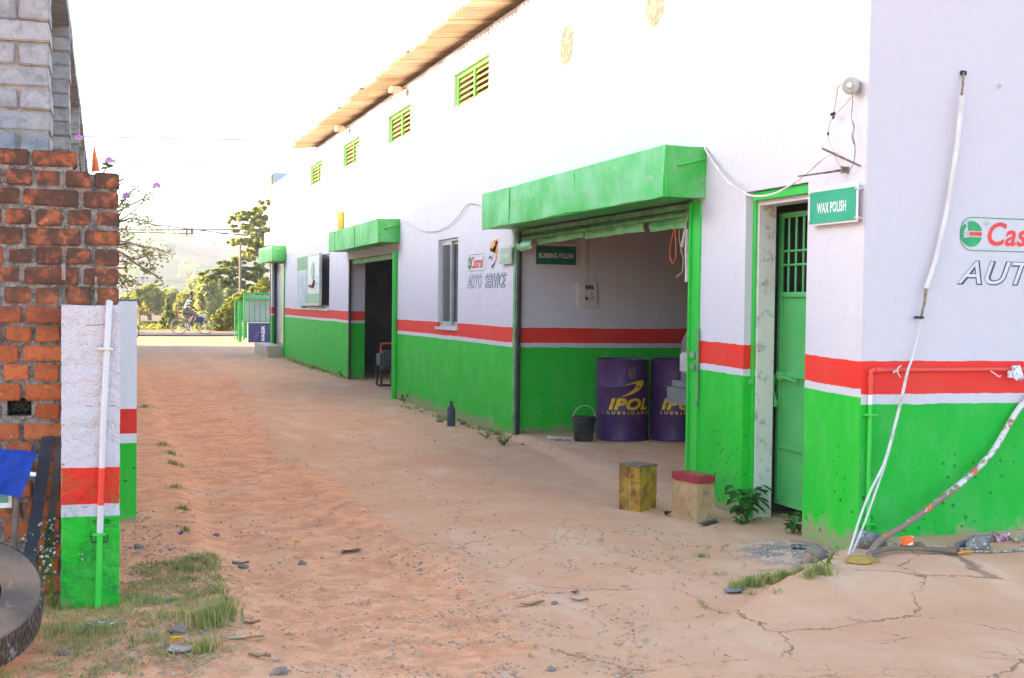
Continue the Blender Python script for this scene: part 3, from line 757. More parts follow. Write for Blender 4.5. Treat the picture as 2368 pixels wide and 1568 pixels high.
# shop porch at the far end
r = MB(); r.box((W - .42, sh[0] + .05, -.1), (W - .003, sh[1] + .4, .36)); r.build('porch_step', 'tan', bld)
r = MB(); r.box((W + .12, sh[0] + .01, sh[2]), (W + .14, sh[1] - .01, sh[3])); sd_ = r.build('shop_window', pm('shop glass', (.52, .50, .48), (.44, .42, .42), 2, .2, .02), bld)
def decal(x0, y0, y1, z0, z1, mat, par, name='poster', pr=.003):
    r = MB(); r.box((x0 - pr, y0, z0), (x0, y1, z1)); return r.build(name, mat, par)
decal(W + .118, sh[0] + .1, sh[0] + .95, 1.1, 2.35, pm('dark poster', (.06, .055, .06), (.12, .10, .10), 4, .4), sd_)
decal(W + .1145, sh[0] + .16, sh[0] + .85, 1.95, 2.15, 'lwhite', sd_); decal(W + .1145, sh[0] + .16, sh[0] + .85, 1.55, 1.72, 'lwhite', sd_)
decal(W + .1145, sh[0] + .1, sh[0] + .95, 1.20, 1.34, 'lred', sd_); decal(W + .1115, sh[0] + .25, sh[0] + .8, 1.24, 1.30, 'lwhite', sd_)
decal(W + .118, sh[0] + .1, sh[0] + .95, .5, .85, 'signg', sd_); decal(W + .1145, sh[0] + .3, sh[0] + .8, .68, .72, 'lwhite', sd_)
r = MB(); r.box((W - .03, sh[0] - .12, .1), (W - .001, sh[0] - .001, 2.7)); r.build('door_post', 'greenpipe', bld)
r = MB(); r.box((W + .06, sh[1] - .10, .36), (W + .11, sh[1] - .005, 2.6)); r.build('shutter_guide', 'black', bld)
r = MB(); r.box((W - .12, yEnd - .06, 3.05), (W + .1, yEnd + .5, 3.4)); r.build('ledge', 'white', bld)
r = MB(); r.tube([(W + .02, yEnd + .06, .3), (W + .02, yEnd + .06, 5.0)], .04, 8); r.build('downpipe', pm('ochre pipe', (.34, .26, .12)), bld)

# painted conduit on the right wall
zc = onY(2100, 855, YC).z; xc0 = onY(2007, 855, YC).x
r = MB(); ry_ = YC - .025
r.tube([(xc0 + .02, ry_, zc), (7.5, ry_, zc)], .014, 10); r.lathe((xc0 + .03, ry_, zc), [(.019, 0), (.019, .05)], 10, 'x', True)
arc = [(xc0 + .02 - .02 * math.sin(a), ry_, zc - .02 + .02 * math.cos(a)) for a in [i * math.pi / 12 for i in range(7)]]
r.tube(arc, .018, 10); r.tube([(xc0, ry_, zc - .02), (xc0, ry_, .938)], .014, 10)
r.lathe((xc0, ry_, zc - .085), [(.018, 0), (.018, .05)], 10, 'z', True)
pt = NT('conduit paint'); z_ = pt.xyz()[2]
cc = pt.mix(pt.ramp(z_, .996, .999), (.78, .78, .78), (.72, .06, .04)); pt.fin(cc, .4, None, 0, .4)
r.build('conduit', pt.m, bld, smooth=True)
r = MB(); r.tube([(xc0, ry_, .9375), (xc0, ry_, .02)], .014, 10); 
for z in (.87, .20): r.box((xc0 - .045, YC - .045, z), (xc0 + .045, YC - .008, z + .012))
r.build('conduit', 'greenpipe', bld, smooth=True)

# switchboard and trunking inside the bay
def sy(px, py, Y=13.22): return onY(px, py, Y)
a = sy(1333, 707); b = sy(1377, 653)
sw = MB(); sw.bbox((a.x, 13.17, a.z), (b.x, 13.218, b.z), .006); sw = sw.build('switchboard', 'white', bld)
r = MB(); a1_ = sy(1347, 672); b1_ = sy(1366, 658); r.box((a1_.x, 13.164, a1_.z), (b1_.x, 13.169, b1_.z)); a2_ = sy(1345, 697); b2_ = sy(1371, 684); r.box((a2_.x, 13.164, a2_.z), (b2_.x, 13.169, b2_.z)); r.build('switch_plate', pm('cream plate', (.6, .57, .48)), sw)
r = MB()
for k in range(4): r.box((a1_.x + .008 + k * .026, 13.155, a1_.z + .015), (a1_.x + .022 + k * .026, 13.1635, b1_.z - .012))
r.box((a2_.x + .02, 13.155, a2_.z + .015), (a2_.x + .045, 13.1635, b2_.z - .015)); r.lathe((b2_.x - .035, 13.1635, (a2_.z + b2_.z) / 2 + .012), [(.007, 0), (.007, -.004), (0, -.004)], 8, 'y')
r.lathe((b2_.x - .047, 13.1635, (a2_.z + b2_.z) / 2 - .01), [(.005, 0), (.005, -.004), (0, -.004)], 8, 'y'); r.lathe((b2_.x - .023, 13.1635, (a2_.z + b2_.z) / 2 - .01), [(.005, 0), (.005, -.004), (0, -.004)], 8, 'y')
r.lathe((b1_.x - .01, 13.1635, a1_.z - .035), [(.009, 0), (.009, -.006), (0, -.006)], 8, 'y'); r.build('switch', 'blackp', sw)
r = MB(); q = sy(1354, 600); r.box((q.x - .018, 13.20, b.z), (q.x + .012, 13.219, 2.9)); r.build('trunking', 'white', bld)

# ------------------------------------------------------------------ painted emblems and lettering
def rrect(mb, org, xd, yd, w, h, r, tk, proud=.003):
    """rounded rectangle outline"""
    org, xd, yd = Vector(org), Vector(xd), Vector(yd); nd = xd.cross(yd)
    def ring(ins):
        rr = max(.001, r - ins); pts = []
        for cx, cy, a0 in ((w - r, h - r, 0), (r, h - r, 90), (r, r, 180), (w - r, r, 270)):
            for k in range(9):
                a = math.radians(a0 + k * 90 / 8); pts.append(org + xd * (cx + rr * math.cos(a)) + yd * (cy + rr * math.sin(a)) + nd * proud)
        return pts
    A, B = ring(0), ring(tk); n = len(A); mb.add(A + B, [(i, (i + 1) % n, n + (i + 1) % n, n + i) for i in range(n)])
def poly2(mb, org, xd, yd, pts, proud=.003):
    org, xd, yd = Vector(org), Vector(xd), Vector(yd); nd = xd.cross(yd)
    mb.add([org + xd * x + yd * y + nd * proud for x, y in pts], [tuple(range(len(pts)))])
def emblem(org, xd, yd, w, h, txtx0, txtw, par):
    L = MB(); rrect(L, org, xd, yd, w, h, h * .42, h * .028); L = L.build('emblem_outline', 'lgreen', par)
    # round badge: two green halves around a white gap and a red bar
    cx, cy, r = h * .40, h * .5, h * .38; g = MB()
    arc = lambda a0, a1, rr, n=20: [(cx + rr * math.cos(math.radians(a0 + (a1 - a0) * k / n)), cy + rr * math.sin(math.radians(a0 + (a1 - a0) * k / n))) for k in range(n + 1)]
    poly2(g, org, xd, yd, arc(14, 112, r) + [(cx - r * .30, cy + r * .24)], .003)
    poly2(g, org, xd, yd, arc(202, 346, r) + [(cx - r * .2, cy - r * .24)], .003)
    poly2(g, org, xd, yd, arc(128, 202, r) + arc(202, 128, r * .72), .003)
    g.build('emblem_badge', 'lgreen', L)
    b = MB(); b_ = lambda x0, x1, y0, y1: poly2(b, org, xd, yd, [(x0, y0), (x1, y0), (x1, y1), (x0, y1)], .003)
    b_(cx - r * .15, cx + r * .98, cy - r * .13, cy + r * .15)
    for k in range(6): x = cx - r * (.25 + .17 * (k // 2)) - (.05 * r if k % 2 else 0); yv = cy + r * (.08 if k % 2 else -.08); b_(x, x + r * .08, yv - r * .03, yv + r * .03)
    b.build('emblem_bar', 'lred', L)
    text('emblem_lettering', 'Castrol', Vector(org) + Vector(xd) * txtx0 + Vector(yd) * (h * .17), xd, yd, txtw, h * .70, 'lred', L, .22, .018, .003)
    return L
def outlined(s, org, xd, yd, w, h, par, sh_=.28):
    xd, yd = Vector(xd), Vector(yd)
    a = text('wall_lettering', s, Vector(org) - yd * h * .05 - xd * h * .02, xd, yd, w * 1.012, h * 1.08, 'ldark', par, sh_, .035, .0025)
    text('lettering_face', s, Vector(org), xd, yd, w, h, 'lgrey', a, sh_, .0, .0045)
LX, LZ = (0, -1, 0), (0, 0, 1)
pa = onX(1081.9, 628.5, W); pb = onX(1121.7, 585.5, W)
tw0 = onX(1090, 600, W).y; tw1 = onX(1117.5, 600, W).y
emblem((W, pa.y, pa.z), LX, LZ, pa.y - pb.y, pb.z - pa.z, pa.y - tw0, tw0 - tw1, bld)
pa = onX(1080.4, 666, W); pb = onX(1169.6, 631, W)
outlined('AUTO  SERVICE', (W, pa.y, pa.z), LX, LZ, pa.y - pb.y, pb.z - pa.z, bld)
# wrench in flames
pe = onX(1126, 622, W); pf = onX(1157, 549, W); ew, eh = pe.y - pf.y, pf.z - pe.z
O = (W, pe.y, pe.z); S_ = lambda pts: [(x * ew, y * eh) for x, y in pts]
g = MB(); poly2(g, O, LX, LZ, S_([(.05, .16), (.10, .42), (.18, .50), (.33, .50), (.50, .38), (.52, .24), (.42, .06), (.38, 0), (.62, .12), (.68, .34), (.60, .52), (.52, .60), (.62, .80), (.80, .88), (1, .88), (.98, 1.0), (.90, .95), (.72, .93), (.48, .78), (.38, .60), (.22, .62), (.06, .52), (0, .34), (.03, .14)]), .003)
wr = g.build('wrench_drawing', pm('wrench grey paint', (.50, .52, .58), (.62, .64, .68)), bld)
g = MB(); poly2(g, O, LX, LZ, S_([(.12, .30), (.20, .42), (.34, .42), (.44, .30), (.40, .28), (.30, .36), (.2, .35)]), .0045); poly2(g, O, LX, LZ, S_([(.38, 0), (.36, .10), (.50, .14), (.60, .24), (.66, .30), (.62, .12)]), .0045); g.build('drawing_shade', 'ldark', wr)
g = MB(); poly2(g, O, LX, LZ, S_([(.22, .62), (.32, .74), (.24, .68), (.30, .80), (.44, .88), (.50, .86), (.62, .96), (.84, .97), (.80, .90), (.66, .90), (.60, .82), (.68, .80), (.58, .72), (.66, .66), (.56, .62), (.64, .50), (.56, .42), (.72, .30), (.60, .18), (.80, .34), (.74, .48), (.84, .60), (.76, .72), (.92, .88), (.80, .84), (.66, .74), (.50, .72), (.42, .60), (.36, .70)]), .006)
g.build('flame_drawing', 'lorange', wr)
# right wall lettering
RX = (1, 0, 0)
pa = onY(2214, 579.5, YC); pb = onY(2214, 501, YC); cw = onY(2367, 540, YC).x - onY(2280, 540, YC).x
def leanp(v): return (v.x, YC - LEAN * (v.z + .35) - .002, v.z)
emblem(leanp(pa), RX, (0, -LEAN, 1), (onY(2478, 540, YC).x - pa.x), pb.z - pa.z, onY(2279, 540, YC).x - pa.x, onY(2466, 540, YC).x - onY(2279, 540, YC).x, bld)
pa = onY(2209, 656, YC); pb = onY(2209, 603, YC)
outlined('AUTO  SERVICE', leanp(pa), RX, (0, -LEAN, 1), (onY(2745, 620, YC).x - pa.x), pb.z - pa.z, bld, .32)
# ------------------------------------------------------------------ left side: brick wall, grey block building, painted pillars
YR = 6.78
def bricks(mb, Y, x_right, x_left, z_top, z_bot, pitch, hl, gap, depth, mode, jit=.006, skip=None):
    z = z_top; row = 0
    while z > z_bot:
        x = x_right + U(-.006, .006); head = (row % 2 == 0)
        first = True
        while x > x_left:
            L = hl if head else (hl * 1.42 if first and mode == 'english' else hl * 2 + gap)
            if mode == 'block': L = hl * (1. if (row % 2 and first) else 2.) 
            x0 = x - L
            c = ((x0 + x) / 2, z - pitch / 2)
            if not (skip and skip(c)):
                off = U(-.012, .008)
                a = (x0 + U(0, .006), Y + off, z - pitch + gap * U(.7, 1.2)); b = (x - U(0, .004), Y + depth, z + U(-.004, .003))
                n0 = len(mb.v); mb.bbox(a, b, .007, 0)
                sd2 = U(0, 100)
                for i in range(n0, len(mb.v)): mb.v[i] += noise.noise_vector(mb.v[i] * 14 + Vector((sd2, 0, 0))) * jit
            x = x0 - gap * U(.8, 1.5); first = False
        z -= pitch; row += 1
zt = onY(200, 401, YR).z; zt0 = onY(100, 346, YR).z; xr = onY(276, 600, YR).x; xs = onY(178, 370, YR).x
pitch = (onY(200, 400, YR).z - onY(200, 1000, YR).z) / 13.45
hl = (onY(276, 600, YR).x - onY(211, 600, YR).x) - .012
hole = onY(47, 940, YR)
brickw = thing('brick_wall', 'unplastered red brick wall with sooty top, behind the white pillar on the left', 'wall', (xr - .8, YR, 0))
mb = MB()
bricks(mb, YR, xs, -1.6, zt0, zt0 - pitch * .95, pitch, hl * 1.7, .014, .10, 'english')
bricks(mb, YR, xr, -1.6, zt0 - pitch, -.05, pitch, hl - .002, .0155, .10, 'english', skip=lambda c: abs(c[0] - hole.x) < hl * .55 and abs(c[1] - hole.z) < pitch * .5)
mb.build('brick_courses', 'brick', brickw)
mb = MB()
hx0, hx1, hz0, hz1 = hole.x - hl * .5, hole.x + hl * .42, hole.z - pitch * .5, hole.z + pitch * .45
wall_holes(mb, 'Y', YR + .012, .30, -1.7, xr - .012, -.1, zt0 - pitch - .015, [(hx0, hx1, hz0, hz1)])
mb.box((-1.7, YR + .012, zt0 - pitch - .014), (xs - .02, YR + .30, zt0 - .02))
mb.build('mortar', 'mortar', brickw)
mb = MB(); mb.tube([onY(222, 640, YR - .02), onY(222, 700, YR - .025)], .008, 6); mb.tube([onY(147, 610, YR - .015), onY(147, 648, YR - .02)], .011, 6); mb.build('rebar', 'steel', brickw)
mb = MB()
for k in range(14):
    a = U(0, 6.28); mb.tube([(hole.x + U(-.03, .03), YR + .08, hole.z + U(-.03, .02)), (hole.x + .05 * math.cos(a), YR + U(.02, .09), hole.z + .03 * math.sin(a)), (hole.x + U(-.05, .05), YR + .05, hole.z + U(-.04, .03))], .004, 5)
solo(mb, 'rag', 'black', 'black crumpled scrap stuffed in the square hole of the brick wall', 'rag')

YG = 7.12
grey = thing('block_building', 'tall grey block building with piers receding along the left edge', 'building', (-2, YG, 0))
zlev = onY(100, 346, YG).z
def topz(y):   # eaves follow the slanting skyline of the photograph
    return 1.53 + 2.43
Lx = onY(116, 250, YG).x
mb = MB(); mo = MB()
yy = YG; k = 0
Ycur = [YG, YG + 4.0, YG + 8.6, YG + 13.2, YG + 17.8, YG + 22.4, YG + 27]
for i, yp in enumerate(Ycur):
    X1 = Lx; mb = MB(); mo = MB()
    bricks(mb, yp, X1, -1.9 if i == 0 else X1 - .5, topz(yp) - .02, zlev - .8 if i == 0 else -.05, .118, .155, .012, .34 if i == 0 else .42, 'block', .007)
    mo.box((-1.9 if i == 0 else X1 - .5, yp + .014, -.1), (X1 - .012, yp + (.33 if i == 0 else .41), topz(yp) - .03))
    pier = mo.build('pier', 'mortarl', grey); mb.build('block_courses', 'block', pier)
mb = MB(); mb.box((Lx - .42, YG + .35, -.1), (Lx - .20, 43, topz(0) - .15)); mb.box((-8, YG + .02, -.1), (Lx - .5, YG + .25, 3.6)); mb.box((-8.2, YG + .02, -.1), (-8.0, 43, 3.6)); mb.box((-8, 42.8, -.1), (Lx - .42, 43, 3.6)); mb.build('wall', pm('grey block wall', (.30, .30, .30), (.22, .21, .21), 3, .9, .6, .01, 30), grey)
b = MB()
for i in range(37):
    y0 = YG + .42 + i * .98; b.box((Lx - .5, y0, topz(0) - .15), (Lx + .0, y0 + .97, topz(0) - .02 + U(-.012, .012)), .005)
b.build('coping', pm('grey coping block', (.34, .34, .34), (.24, .23, .23), 6, .9, .6, .01, 30), grey)
# unseen pitched roof, added; ridge shaped to throw the shadow on the white facade
tab = [(4.0, 6.55), (9.5, 6.22), (11.4, 6.16), (16.7, 5.92), (23.5, 5.69), (35.8, 5.52), (42.9, 5.5)]
rb = MB(); n = 80
for i in range(n + 1):
    y = 4.2 + (42.9 - 4.2) * i / n; z = lerp_tab(tab, y)
    yy = max(y, YG + .3)
    rb.v += [Vector((Lx - .5, yy, 3.62)), Vector((-6, y, z)), Vector((-8.6, y, 3.6)), Vector((-6, y, z - .05))]
for i in range(n):
    a = i * 4; rb.f += [(a, a + 1, a + 5, a + 4), (a + 1, a + 2, a + 6, a + 5)]
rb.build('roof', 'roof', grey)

# pillars painted like the building
def pl_mat(nm, zs, Y, pe=None, x=210, rough=False):
    z = [onY(x, q, Y).z for q in zs]; return striped(nm, *z, foot=.02, rough_scale=.5, plain_edge=pe, wear=1.5, rough=rough, white=(.65, .61, .64) if rough else (.80, .77, .79))
YP = 6.42
def rough_pillar(x0, x1, y0, y1, z0, z1, amp, courses=True):
    bm = bmesh.new(); bmesh.ops.create_cube(bm, size=1)
    for v in bm.verts: v.co = Vector((x0 + (v.co.x + .5) * (x1 - x0), y0 + (v.co.y + .5) * (y1 - y0), z0 + (v.co.z + .5) * (z1 - z0)))
    bmesh.ops.subdivide_edges(bm, edges=[e for e in bm.edges if abs(e.verts[0].co.z - e.verts[1].co.z) > .5], cuts=90, use_grid_fill=True)
    bmesh.ops.subdivide_edges(bm, edges=[e for e in bm.edges if abs(e.verts[0].co.z - e.verts[1].co.z) < .01], cuts=13, use_grid_fill=True)
    cx, cy = (x0 + x1) / 2, (y0 + y1) / 2
    for v in bm.verts:
        co = v.co.copy(); d = Vector((co.x - cx, co.y - cy, 0)).normalized()
        low = 1 + 1.6 * sm(z1 * .45, z1 * .25, co.z) if False else 1
        a = amp * (.8 + 2.0 * (1 - sm(.5, .95, co.z))) if courses else amp
        w = noise.noise(co * 9) * .6 + noise.noise(co * 26) * .35 + noise.noise(co * 60) * .15
        if courses: w -= (1.6 if co.z > .8 else .5) * max(0, 1 - abs(((co.z - z0) % .1) - .05) / .016) * max(0, noise.noise(Vector((co.x * 7, co.z * 3, 1))) + .30)
        v.co += Vector((d.x * .35 + .0, d.y, 0)) * w * a + Vector((0, 0, (w * a * .8 if co.z > z1 - .01 else 0)))
    bm.verts.index_update(); mb = MB(); mb.add([v.co.copy() for v in bm.verts], [tuple(v.index for v in f.verts) for f in bm.faces]); bm.free(); return mb
xl, xr_ = onY(141, 1000, YP).x, onY(277, 1000, YP).x; ztp = onY(210, 706, YP).z
pil = thing('gate_pillar', 'rough white, red and green gate pillar with a pipe down its face, nearest on the left', 'pillar', ((xl + xr_) / 2, YP, 0), 'painted gate pillars')
rough_pillar(xl, xr_, YP, YP + .26, -.05, ztp, .010).build('pillar_shaft', pl_mat('rough pillar paint', (1081, 1166, 1194), YP, xl + .012, rough=True), pil, smooth=True)
YQ = 8.95
ql, qr = onY(240, 1000, YQ).x, onY(316, 1000, YQ).x; zq = onY(300, 697, YQ).z
pil2 = thing('gate_pillar', 'smooth pale pillar standing just behind the rough painted one', 'pillar', ((ql + qr) / 2, YQ, 0), 'painted gate pillars')
rough_pillar(ql, qr, YQ, YQ + .3, -.05, zq, .0025, False).build('pillar_shaft', pl_mat('smooth pillar paint', (945, 1002, 1024), YQ, None, 300), pil2, smooth=True)
b = MB()
for k in range(22): x = U(ql, qr); y = YQ + U(0, .25); b.box((x, y, zq - .005), (x + U(.02, .05), y + U(.02, .05), zq + U(.004, .014)), .006)
b.build('crumbled_top', 'mortar', pil2)
# pipe on the near pillar
pt = NT('pipe paint by height'); z_ = pt.xyz()[2]
zs = [onY(230, q, YP).z for q in (1080, 1166)]
cc = pt.mix(pt.ramp(z_, zs[0] - .002, zs[0] + .002), (.74, .04, .025), (.57, .55, .55)); cc = pt.mix(pt.ramp(z_, zs[1] - .002, zs[1] + .002), (.57, .55, .55), cc); pt.fin(cc, .45, None, 0, .4)
p0 = onY(252, 704, YP - .03); p1 = onY(238, 1000, YP - .03); p2 = onY(231, 1236, YP - .03); p3 = onY(226, 1418, YP - .04)
b = MB(); b.tube([(p0.x + .005, YP + .06, p0.z + .004), (p0.x, YP + .01, p0.z + .008), (p0.x, YP - .02, p0.z - .02), p1, p2], .0155, 12); b.build('drain_pipe', pt.m, pil, smooth=True)
b = MB(); b.tube([p2 + Vector((0, 0, -.001)), p3], .0150, 12)
for q in (1234,): z = onY(230, q, YP - .03).z; b.box((p2.x - .035, YP - .05, z - .006), (p2.x + .03, YP - .005, z + .006))
b.build('drain_pipe', 'greenpipe', pil, smooth=True)
b = MB(); z = onY(240, 806, YP - .03).z; b.box((p1.x - .03, YP - .048, z - .005), (p1.x + .045, YP - .01, z + .005)); b.build('pipe_clamp', 'white', pil)
b = MB(); z = onY(240, 1236, YP).z; b.tube([(p2.x - .04, YP - .03, z + .004), (p2.x - .04, YP - .03, z - .03), (p2.x + .036, YP - .03, z - .03), (p2.x + .036, YP - .03, z + .004)], .004, 5); b.build('wire_tie', 'black', pil)

# tyre, cloth, boards by the brick wall
def torus_tyre(c, axis, R, w, r_in, label, group=None):
    t_ = thing('truck_tyre', label, 'tyre', c)
    prof = [(r_in, -w * .36), (r_in + .02, -w * .46), (R * .80, -w * .5), (R * .93, -w * .49), (R * .975, -w * .44), (R, -w * .32), (R, w * .32), (R * .975, w * .44), (R * .93, w * .49), (R * .80, w * .5), (R * .78, w * .515), (R * .74, w * .50), (R * .66, w * .515), (R * .62, w * .50), (r_in + .02, w * .46), (r_in, w * .36), (r_in + .03, w * .30), (R * .9, w * .36), (R * .9, -w * .36), (r_in + .03, -w * .30), (r_in, -w * .36)]
    mb = MB(); mb.lathe((0, 0, 0), prof, 72)
    # tread blocks
    q = Vector((0, 0, 1)).rotation_difference(Vector(axis).normalized())
    tr = MB()
    for k in range(64):
        a = 2 * math.pi * k / 64
        for s, (h0, h1) in enumerate(((-.42, -.22), (-.18, .0), (.04, .20), (.24, .42))):
            aa = a + (.05 if s % 2 else 0); da = .036
            pts = []
            for (u, h) in ((aa - da, h0), (aa + da, h0 + .03), (aa + da, h1 + .03), (aa - da, h1)):
                rr = R * (.985 if abs(h) > .36 else .998); pts.append(Vector((rr * math.cos(u), rr * math.sin(u), h * w)))
            out = Vector((math.cos(a), math.sin(a), 0)) * .006
            tr.add([p_ for p_ in pts] + [p_ + out for p_ in pts], [(4, 5, 6, 7), (0, 1, 5, 4), (1, 2, 6, 5), (2, 3, 7, 6), (3, 0, 4, 7)])
    for m_ in (mb, tr): m_.v = [Vector(c) + q @ v for v in m_.v]
    tm = NT('dusty tyre rubber'); P_ = tm.g.outputs['Position']
    c_ = tm.mix(tm.ramp(tm.noise(6, 5), .35, .7), (.035, .032, .03), (.12, .085, .065)); c_ = tm.mix(tm.ramp(tm.noise(18, 5, None, .7), .58, .68, 0, .7), c_, (.34, .32, .30)); tm.fin(c_, .75, tm.bump(tm.noise(50, 4), .4, .005))
    ib = MB(); ib.lathe((0, 0, 0), [(0, -.02), (R * .9, -.02), (R * .9, .0), (0, .0)], 40); ib.v = [Vector(c) + q @ v for v in ib.v]; ib.build('hole_shade_disc', 'black', t_)  # black disc added to stand for the dark depth of the tyre hole
    tr.build('tread', tm.m, t_)
    tm2 = NT('dusty tyre sidewall'); c_ = tm2.mix(tm2.ramp(tm2.noise(5, 5), .35, .7), (.24, .15, .10), (.10, .075, .06)); c_ = tm2.mix(tm2.ramp(tm2.noise(16, 5, None, .7), .6, .7, 0, .5), c_, (.30, .24, .20)); tm2.fin(c_, .85, tm2.bump(tm2.noise(30, 4), .3, .005))
    mb.build('carcass', tm2.m, t_, smooth=True)
    return t_
AXT = Vector((.05, -.53, .848)).normalized(); TR, TW = .325, .19
tf = onZ(-97, 1362, .335); tcc = tf - AXT * (TW / 2)
tyre = torus_tyre(tuple(tcc), tuple(AXT), TR, TW, .165, 'worn dusty tyre tilted back on the grass at the left edge')
for k in range(3):
    q = tcc + Vector((-.02 + .03 * (k % 2), .27, 0)); b = MB(); b.bbox((q.x - .11, q.y - .05, .075 * k), (q.x + .11, q.y + .06, .075 * k + .072), .006)
    solo(b, 'loose_brick', 'brick', ['lowest loose brick of the little stack under the tyre', 'middle loose brick of the stack under the tyre', 'top loose brick that carries the tilted tyre'][k], 'brick')

def sheet(pts_grid, th=.004): pass
YB = 6.62
cl = MB(); n = 14
A, B, C_, D_ = onY(-30, 1034, YB - .14), onY(85, 1048, YB - .16), onY(48, 1152, YB - .18), onY(-34, 1136, YB - .16)
A.z += 0
for i in range(n + 1):
    for j in range(n + 1):
        u, v = i / n, j / n
        p = (A * (1 - u) + B * u) * (1 - v) + (D_ * (1 - u) + C_ * u) * v
        p.y += .012 * math.sin(u * 9 + v * 2) * v + .01 * noise.noise(Vector((u * 4, v * 4, 1)))
        if v < .08 and u > .5: p.z += .006
        cl.v.append(p)
for i in range(n):
    for j in range(n): a = i * (n + 1) + j; cl.f.append((a, a + 1, a + n + 2, a + n + 1))
cl.v += [v + Vector((0, .006, 0)) for v in cl.v]; m0 = (n + 1) ** 2; cl.f += [tuple(q + m0 for q in f) for f in cl.f]
solo(cl, 'towel', 'bluecl', 'blue microfibre towel hanging by the brick wall above the tyre', 'towel', smooth=True)
b = MB(); a_ = onY(60, 1086, YB - .15); b.box((a_.x + .02, YB - .17, a_.z - .03), (a_.x + .045, YB - .165, a_.z - .012), .004); solo(b, 'cloth_tag', 'lwhite', 'small white care tag beside the blue towel', 'tag')
sg = thing('placard', 'white bordered green placard half hidden under the blue towel', 'placard', onY(0, 1177, YB - .1))
b = MB(); a_ = onY(-60, 1177, YB - .1); c_ = onY(27, 1120, YB - .1); b.box((a_.x, YB - .10, a_.z), (c_.x, YB - .09, c_.z)); b.build('placard_board', 'lwhite', sg)
b = MB(); a2 = onY(19, 1162, YB - .1); b.box((a_.x, YB - .104, a2.z), (a2.x, YB - .1005, c_.z - .002)); b.build('placard_face', pm('teal print', (.10, .25, .20), (.16, .30, .26)), sg)
b = MB(); b.tube([onY(38, 1148, YB - .12), onY(30, 1300, YB - .16)], [.012, .018], 8); solo(b, 'wooden_stake', pm('weathered stake', (.10, .07, .055), (.16, .12, .10), 12), 'weathered brown stake standing behind the tyre', 'stake')
b = MB(); a_, b_ = onY(118, 1010, YB + .12), onY(70, 1330, YB - .18); s_ = Vector((.10, 0, 0))
b.add([a_ - s_ * .45, a_ + s_ * .15, b_ + s_ * .15, b_ - s_ * .45, a_ - s_ * .45 + Vector((0, .02, 0)), a_ + s_ * .15 + Vector((0, .03, 0)), b_ + s_ * .15 + Vector((0, .03, 0)), b_ - s_ * .45 + Vector((0, .02, 0))], [(0, 1, 2, 3), (4, 7, 6, 5), (0, 4, 5, 1), (1, 5, 6, 2), (2, 6, 7, 3), (3, 7, 4, 0)])
solo(b, 'door_channel', 'blackp', 'dark metal channel leaning between brick wall and white pillar', 'channel')
b = MB(); a_, b_ = onY(131, 1010, YB + .1), onY(95, 1330, YB - .1)
b.add([a_, a_ + Vector((.03, 0, 0)), b_ + Vector((.04, 0, 0)), b_, a_ + Vector((0, .03, 0)), a_ + Vector((.03, .03, 0)), b_ + Vector((.04, .03, 0)), b_ + Vector((0, .03, 0))], [(0, 1, 2, 3), (4, 7, 6, 5), (0, 4, 5, 1), (1, 5, 6, 2), (2, 6, 7, 3), (3, 7, 4, 0)])
solo(b, 'metal_strip', pm('dusty dark strip', (.10, .08, .07), (.05, .045, .04), 9), 'narrow dusty metal strip leaning beside the dark channel', 'strip')

# periwinkles and pennant on the wall top
def periwinkle(base, tip, label, nleaf=14, sz=.035, bend=None):
    t_ = thing('periwinkle_plant', label, 'plant', base, 'periwinkles growing from the brick wall')
    base, tip = Vector(base), Vector(tip); pts = []
    for i in range(9):
        f = i / 8; p = base.lerp(tip, f) + Vector((0, 0, -(.05 if bend is None else bend) * math.sin(f * math.pi))); pts.append(p)
    s = MB(); s.tube(pts, [.0035 * (1.3 - i / 9) for i in range(9)], 6); s.build('stem', pm('purple stem', (.14, .10, .07)), t_)
    l = MB()
    for k in range(nleaf):
        f = 1 - (k // 2) * .045; a = k * 2.4; p = base.lerp(tip, f) + Vector((0, 0, -(.05 if bend is None else bend) * math.sin(f * math.pi)))
        d = Vector((math.cos(a), math.sin(a) * .7, .35 - (k % 3) * .3)).normalized() * sz * U(.8, 1.2); w = d.cross(Vector((0, .6, 1))).normalized() * sz * .24
        l.add([p, p + d * .5 + w, p + d, p + d * .5 - w], [(0, 1, 2, 3)])
    l.build('foliage', 'leafd', t_)
    fl = MB()
    for k in range(5):
        a = k * 1.2566 + .3; d = Vector((math.cos(a), -.35, math.sin(a) * .6 + .2)).normalized() * .024; w = Vector((-math.sin(a), 0, math.cos(a))) * .011
        p = tip + Vector((0, 0, .012)); fl.add([p, p + d * .6 + w, p + d, p + d * .6 - w], [(0, 1, 2, 3)])
    fl.build('flower', 'petal', t_)
periwinkle(onY(186, 398, YR + .12), onY(182, 325, YR + .1), 'periwinkle with lilac flower upright against the grey blocks', 10, .03, 0)
periwinkle(onY(238, 402, YR + .15), onY(252, 377, YR + .1), 'bushy little periwinkle on the brick wall top by the pennant', 26, .032, 0)
periwinkle(onY(268, 515, YR + .33), onY(362, 435, YR + .25), 'periwinkle on a long arching stem reaching over the lane', 16, .032, .02)
periwinkle(onY(272, 505, YR + .36), onY(292, 458, YR + .33), 'periwinkle spray leaning out just beside the brick edge', 16, .035, .01)
fp = thing('pennant', 'small saffron triangular pennant standing on the brick wall', 'flag', onY(220, 402, YR + .2), )
b = MB(); p0, p1, p2 = onY(211, 398, YR + .2), onY(218, 334, YR + .2), onY(231, 396, YR + .2)
n = 8
for i in range(n + 1):
    f = i / n; a = p0.lerp(p1, f); c = p2.lerp(p1, f); mid = (a + c) / 2 + Vector((0, -.012, 0)); b.v += [a, mid, c]
